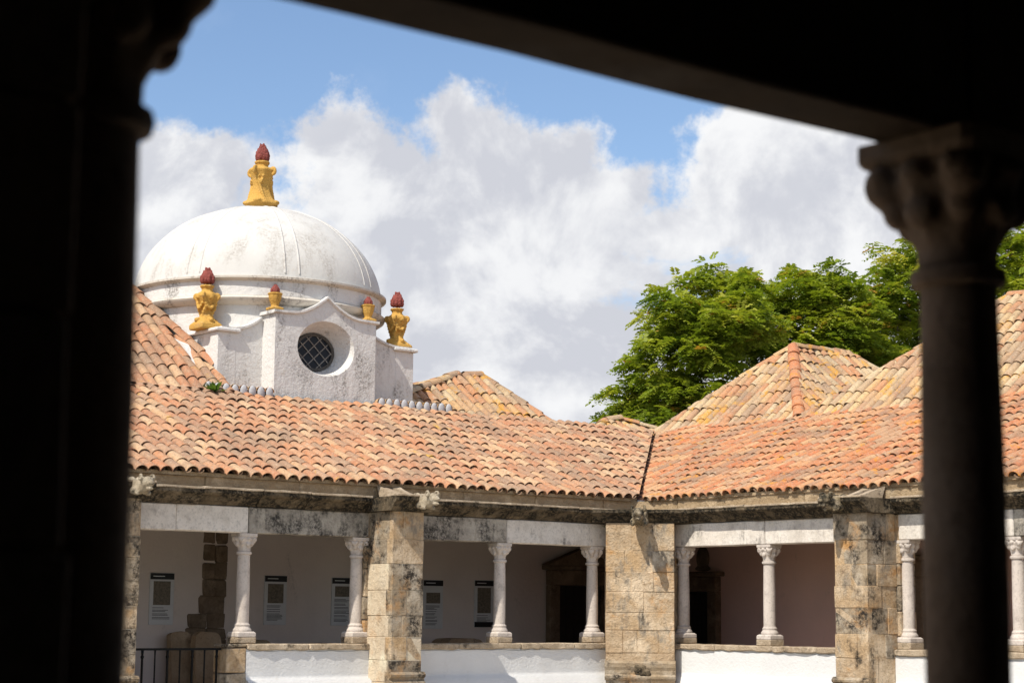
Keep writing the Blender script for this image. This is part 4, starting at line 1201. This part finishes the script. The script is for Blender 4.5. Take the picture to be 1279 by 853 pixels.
# ------------------------------------------------------------------ trees behind the right wing
def tree(x, y, H, spread, label, seed, crown_base=.25, sprays=2600, lobes=None):
    r = random.Random(seed)
    t = empty('tree', (x, y, 0), 0, label, 'tree', 'trees behind the cloister')
    bm = bmesh.new()
    tube(bm, [(0,0,0),(.1,0,H*.18),(.05,.1,H*.34)], [.34,.28,.24], 10)
    tips = []
    for k in range(11):
        a = 2*math.pi*k/11*1.6+r.uniform(-.3,.3); z0 = H*r.uniform(.2,.36); el = r.uniform(.35,1.2)
        p = Vector((.05,.05,z0)); tgt = r.choice(lobes)[0]; d = tgt - p; L = d.length*r.uniform(.6,.85); d.normalize()
        pts, rs = [p.copy()], [.13]
        for s in range(6):
            d = (d + Vector((r.uniform(-.13,.13), r.uniform(-.13,.13), r.uniform(-.08,.1)))).normalized(); p = p + d*L/6; pts.append(p.copy()); rs.append(.13*(1-(s+1)/6.6))
            if s > 1:
                q = p.copy(); e = (d+Vector((r.uniform(-.9,.9), r.uniform(-.9,.9), r.uniform(-.2,.6)))).normalized(); pp, qq = [q.copy()], [.05]
                for m_ in range(3):
                    e = (e+Vector((r.uniform(-.25,.25), r.uniform(-.25,.25), r.uniform(-.05,.2)))).normalized(); q = q + e*r.uniform(.3,.5); pp.append(q.copy()); qq.append(.04-.011*m_)
                tube(bm, pp, qq, 5); tips.append(q)
        tube(bm, pts, rs, 6); tips.append(p)
    bm_obj('trunk', bm, M['bark'], t, True)
    # foliage: rounded masses of drooping pinnate sprays
    lob = lobes or []
    if not lob:
        for k in range(26):
            a = r.uniform(0, 2*math.pi); rr = spread*math.sqrt(r.random())*.78; hz = r.uniform(crown_base+.1, .92)
            lim = math.sin(math.pi*min(1, (hz-crown_base+.12)/(1.10-crown_base)))**.55
            lob.append((Vector((rr*lim*math.cos(a), rr*lim*math.sin(a), H*hz)), spread*r.uniform(.22,.36)))
    V, F, A = [], [], []
    clumps = []
    for c, R_ in lob:
        for q in range(max(5, int(10*R_*R_/.7))):
            a = r.uniform(0, 2*math.pi); ct = r.uniform(-.7,1); stt = math.sqrt(1-ct*ct); dv = Vector((stt*math.cos(a), stt*math.sin(a), ct))
            clumps.append((c + dv*R_*(r.random()**.4), R_*r.uniform(.22,.40), r.gauss(0,.11)))
    for i in range(sprays):
        c, R_, ch_ = r.choice(clumps)
        a = r.uniform(0, 2*math.pi); ct = r.uniform(-.5,1); stt = math.sqrt(1-ct*ct); dirv = Vector((stt*math.cos(a), stt*math.sin(a), ct*.8))
        base = c + dirv*R_*(r.random()**.4)
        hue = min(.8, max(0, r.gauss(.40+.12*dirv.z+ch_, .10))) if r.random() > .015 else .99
        out = (Vector((dirv.x, dirv.y, dirv.z*.3+.15)) + Vector((r.uniform(-.6,.6), r.uniform(-.6,.6), r.uniform(-.4,.4)))).normalized()
        side_ = out.cross(Vector((0,0,1))).normalized(); Ls = r.uniform(.22,.42); npair = r.choice((4,5,5,6))
        for k in range(npair):
            s = (k+.6)/npair; pc = base + out*Ls*s + Vector((0,0,-.18*s*s))
            for sg in (-1,1):
                ld = (side_*sg + out*.55 + Vector((0,0,-.20+r.uniform(-.3,.3)))).normalized(); ll = r.uniform(.12,.20)*(1-.25*s); lw = ll*.25
                up = ld.cross(out).normalized(); wv = ld.cross(up).normalized()*lw
                nb = len(V); md = pc + ld*ll*.45
                V += [pc, md+wv, pc+ld*ll+Vector((0,0,-.02)), md-wv]; F.append((nb,nb+1,nb+2,nb+3))
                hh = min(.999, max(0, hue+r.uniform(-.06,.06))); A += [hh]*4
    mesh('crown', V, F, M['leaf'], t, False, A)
    return t
def at(x, y, dep):
    d = raydir(x, y); p = d*(dep/d.y); return p.x, p.y, p.z+EYE
def lobes_px(pts, dep, x0, y0, seed):
    r = random.Random(seed); out = []
    for (px, py, pr) in pts:
        for k in range(2):
            dd = dep + r.uniform(-1.8, 1.8); X, Y, Zz = at(px+r.uniform(-8,8), py+r.uniform(-8,8), dd)
            out.append((Vector((X-x0, Y-y0, Zz)), pr*dd/FPX))
    return out
D1 = 46
def plant_tree(px, dep, pts, label, seed, sprays):
    x0, y0, _ = at(px, 771, dep)
    top = max(at(a, b-c, dep)[2] for a, b, c in pts)
    return tree(x0, y0, top, 4., label, seed, sprays=sprays, lobes=lobes_px(pts, dep, x0, y0, seed))
plant_tree(880, 45, [(880,370,42),(840,395,38),(905,400,45),(850,430,45),(815,440,34),(805,480,34),(785,510,30),(840,480,48),(880,450,52),(920,440,50),(775,528,18),(900,500,60),(850,540,60),(930,360,30),(945,400,34)],
    'broad leafy tree with its drooping edge over the roof valley', 11, 7200)
plant_tree(1010, 48, [(1000,368,36),(975,385,34),(1030,380,38),(960,430,46),(1010,430,50),(1060,420,46),(1090,440,40),(1000,490,60),(1080,470,50),(1045,360,28)],
    'rounded leafy tree standing behind the orange-hipped pavilion', 12, 5600)
plant_tree(1140, 50, [(1130,335,38),(1105,360,36),(1160,340,42),(1090,400,40),(1130,400,50),(1180,380,55),(1110,450,45),(1240,370,60),(1180,450,60),(1262,330,42),(1290,350,50),(1300,420,60)],
    'tallest leafy tree rising behind the larger pavilion with the tall pale roof', 13, 7200)

# ------------------------------------------------------------------ weeds
def weed(loc, n, size, label, seed):
    r = random.Random(seed); V, F, A = [], [], []
    for i in range(n):
        a = r.uniform(0, 2*math.pi); el = r.uniform(.2,1.3); d = Vector((math.cos(a)*math.cos(el), math.sin(a)*math.cos(el), math.sin(el))); L = size*r.uniform(.5,1)
        s = d.cross(Vector((0,0,1))).normalized()*L*.16; p0 = Vector((r.uniform(-.04,.04), r.uniform(-.04,.04), 0))
        nb = len(V); V += [p0, p0+d*L*.6+s, p0+d*L+Vector((0,0,-.02)), p0+d*L*.6-s]; F.append((nb,nb+1,nb+2,nb+3)); A += [r.random()]*4
    o = mesh('weed', V, F, M['weed'], None, False, A); o.location = loc; tag(o, label, 'plant')
    return o
weed(inL(5.95, -3.62, ZR+.02), 46, .24, 'bright green weed sprouting from the tiles beside the chapel pedestal', 3)
weed(inL(5.78, -3.95, ZR+.16), 26, .16, 'small green tuft on top of the limewashed tile ends', 4)
weed(inL(.93, .16, zt-.06), 14, .10, 'tiny green tuft in the joint above the column by the corner buttress', 5)
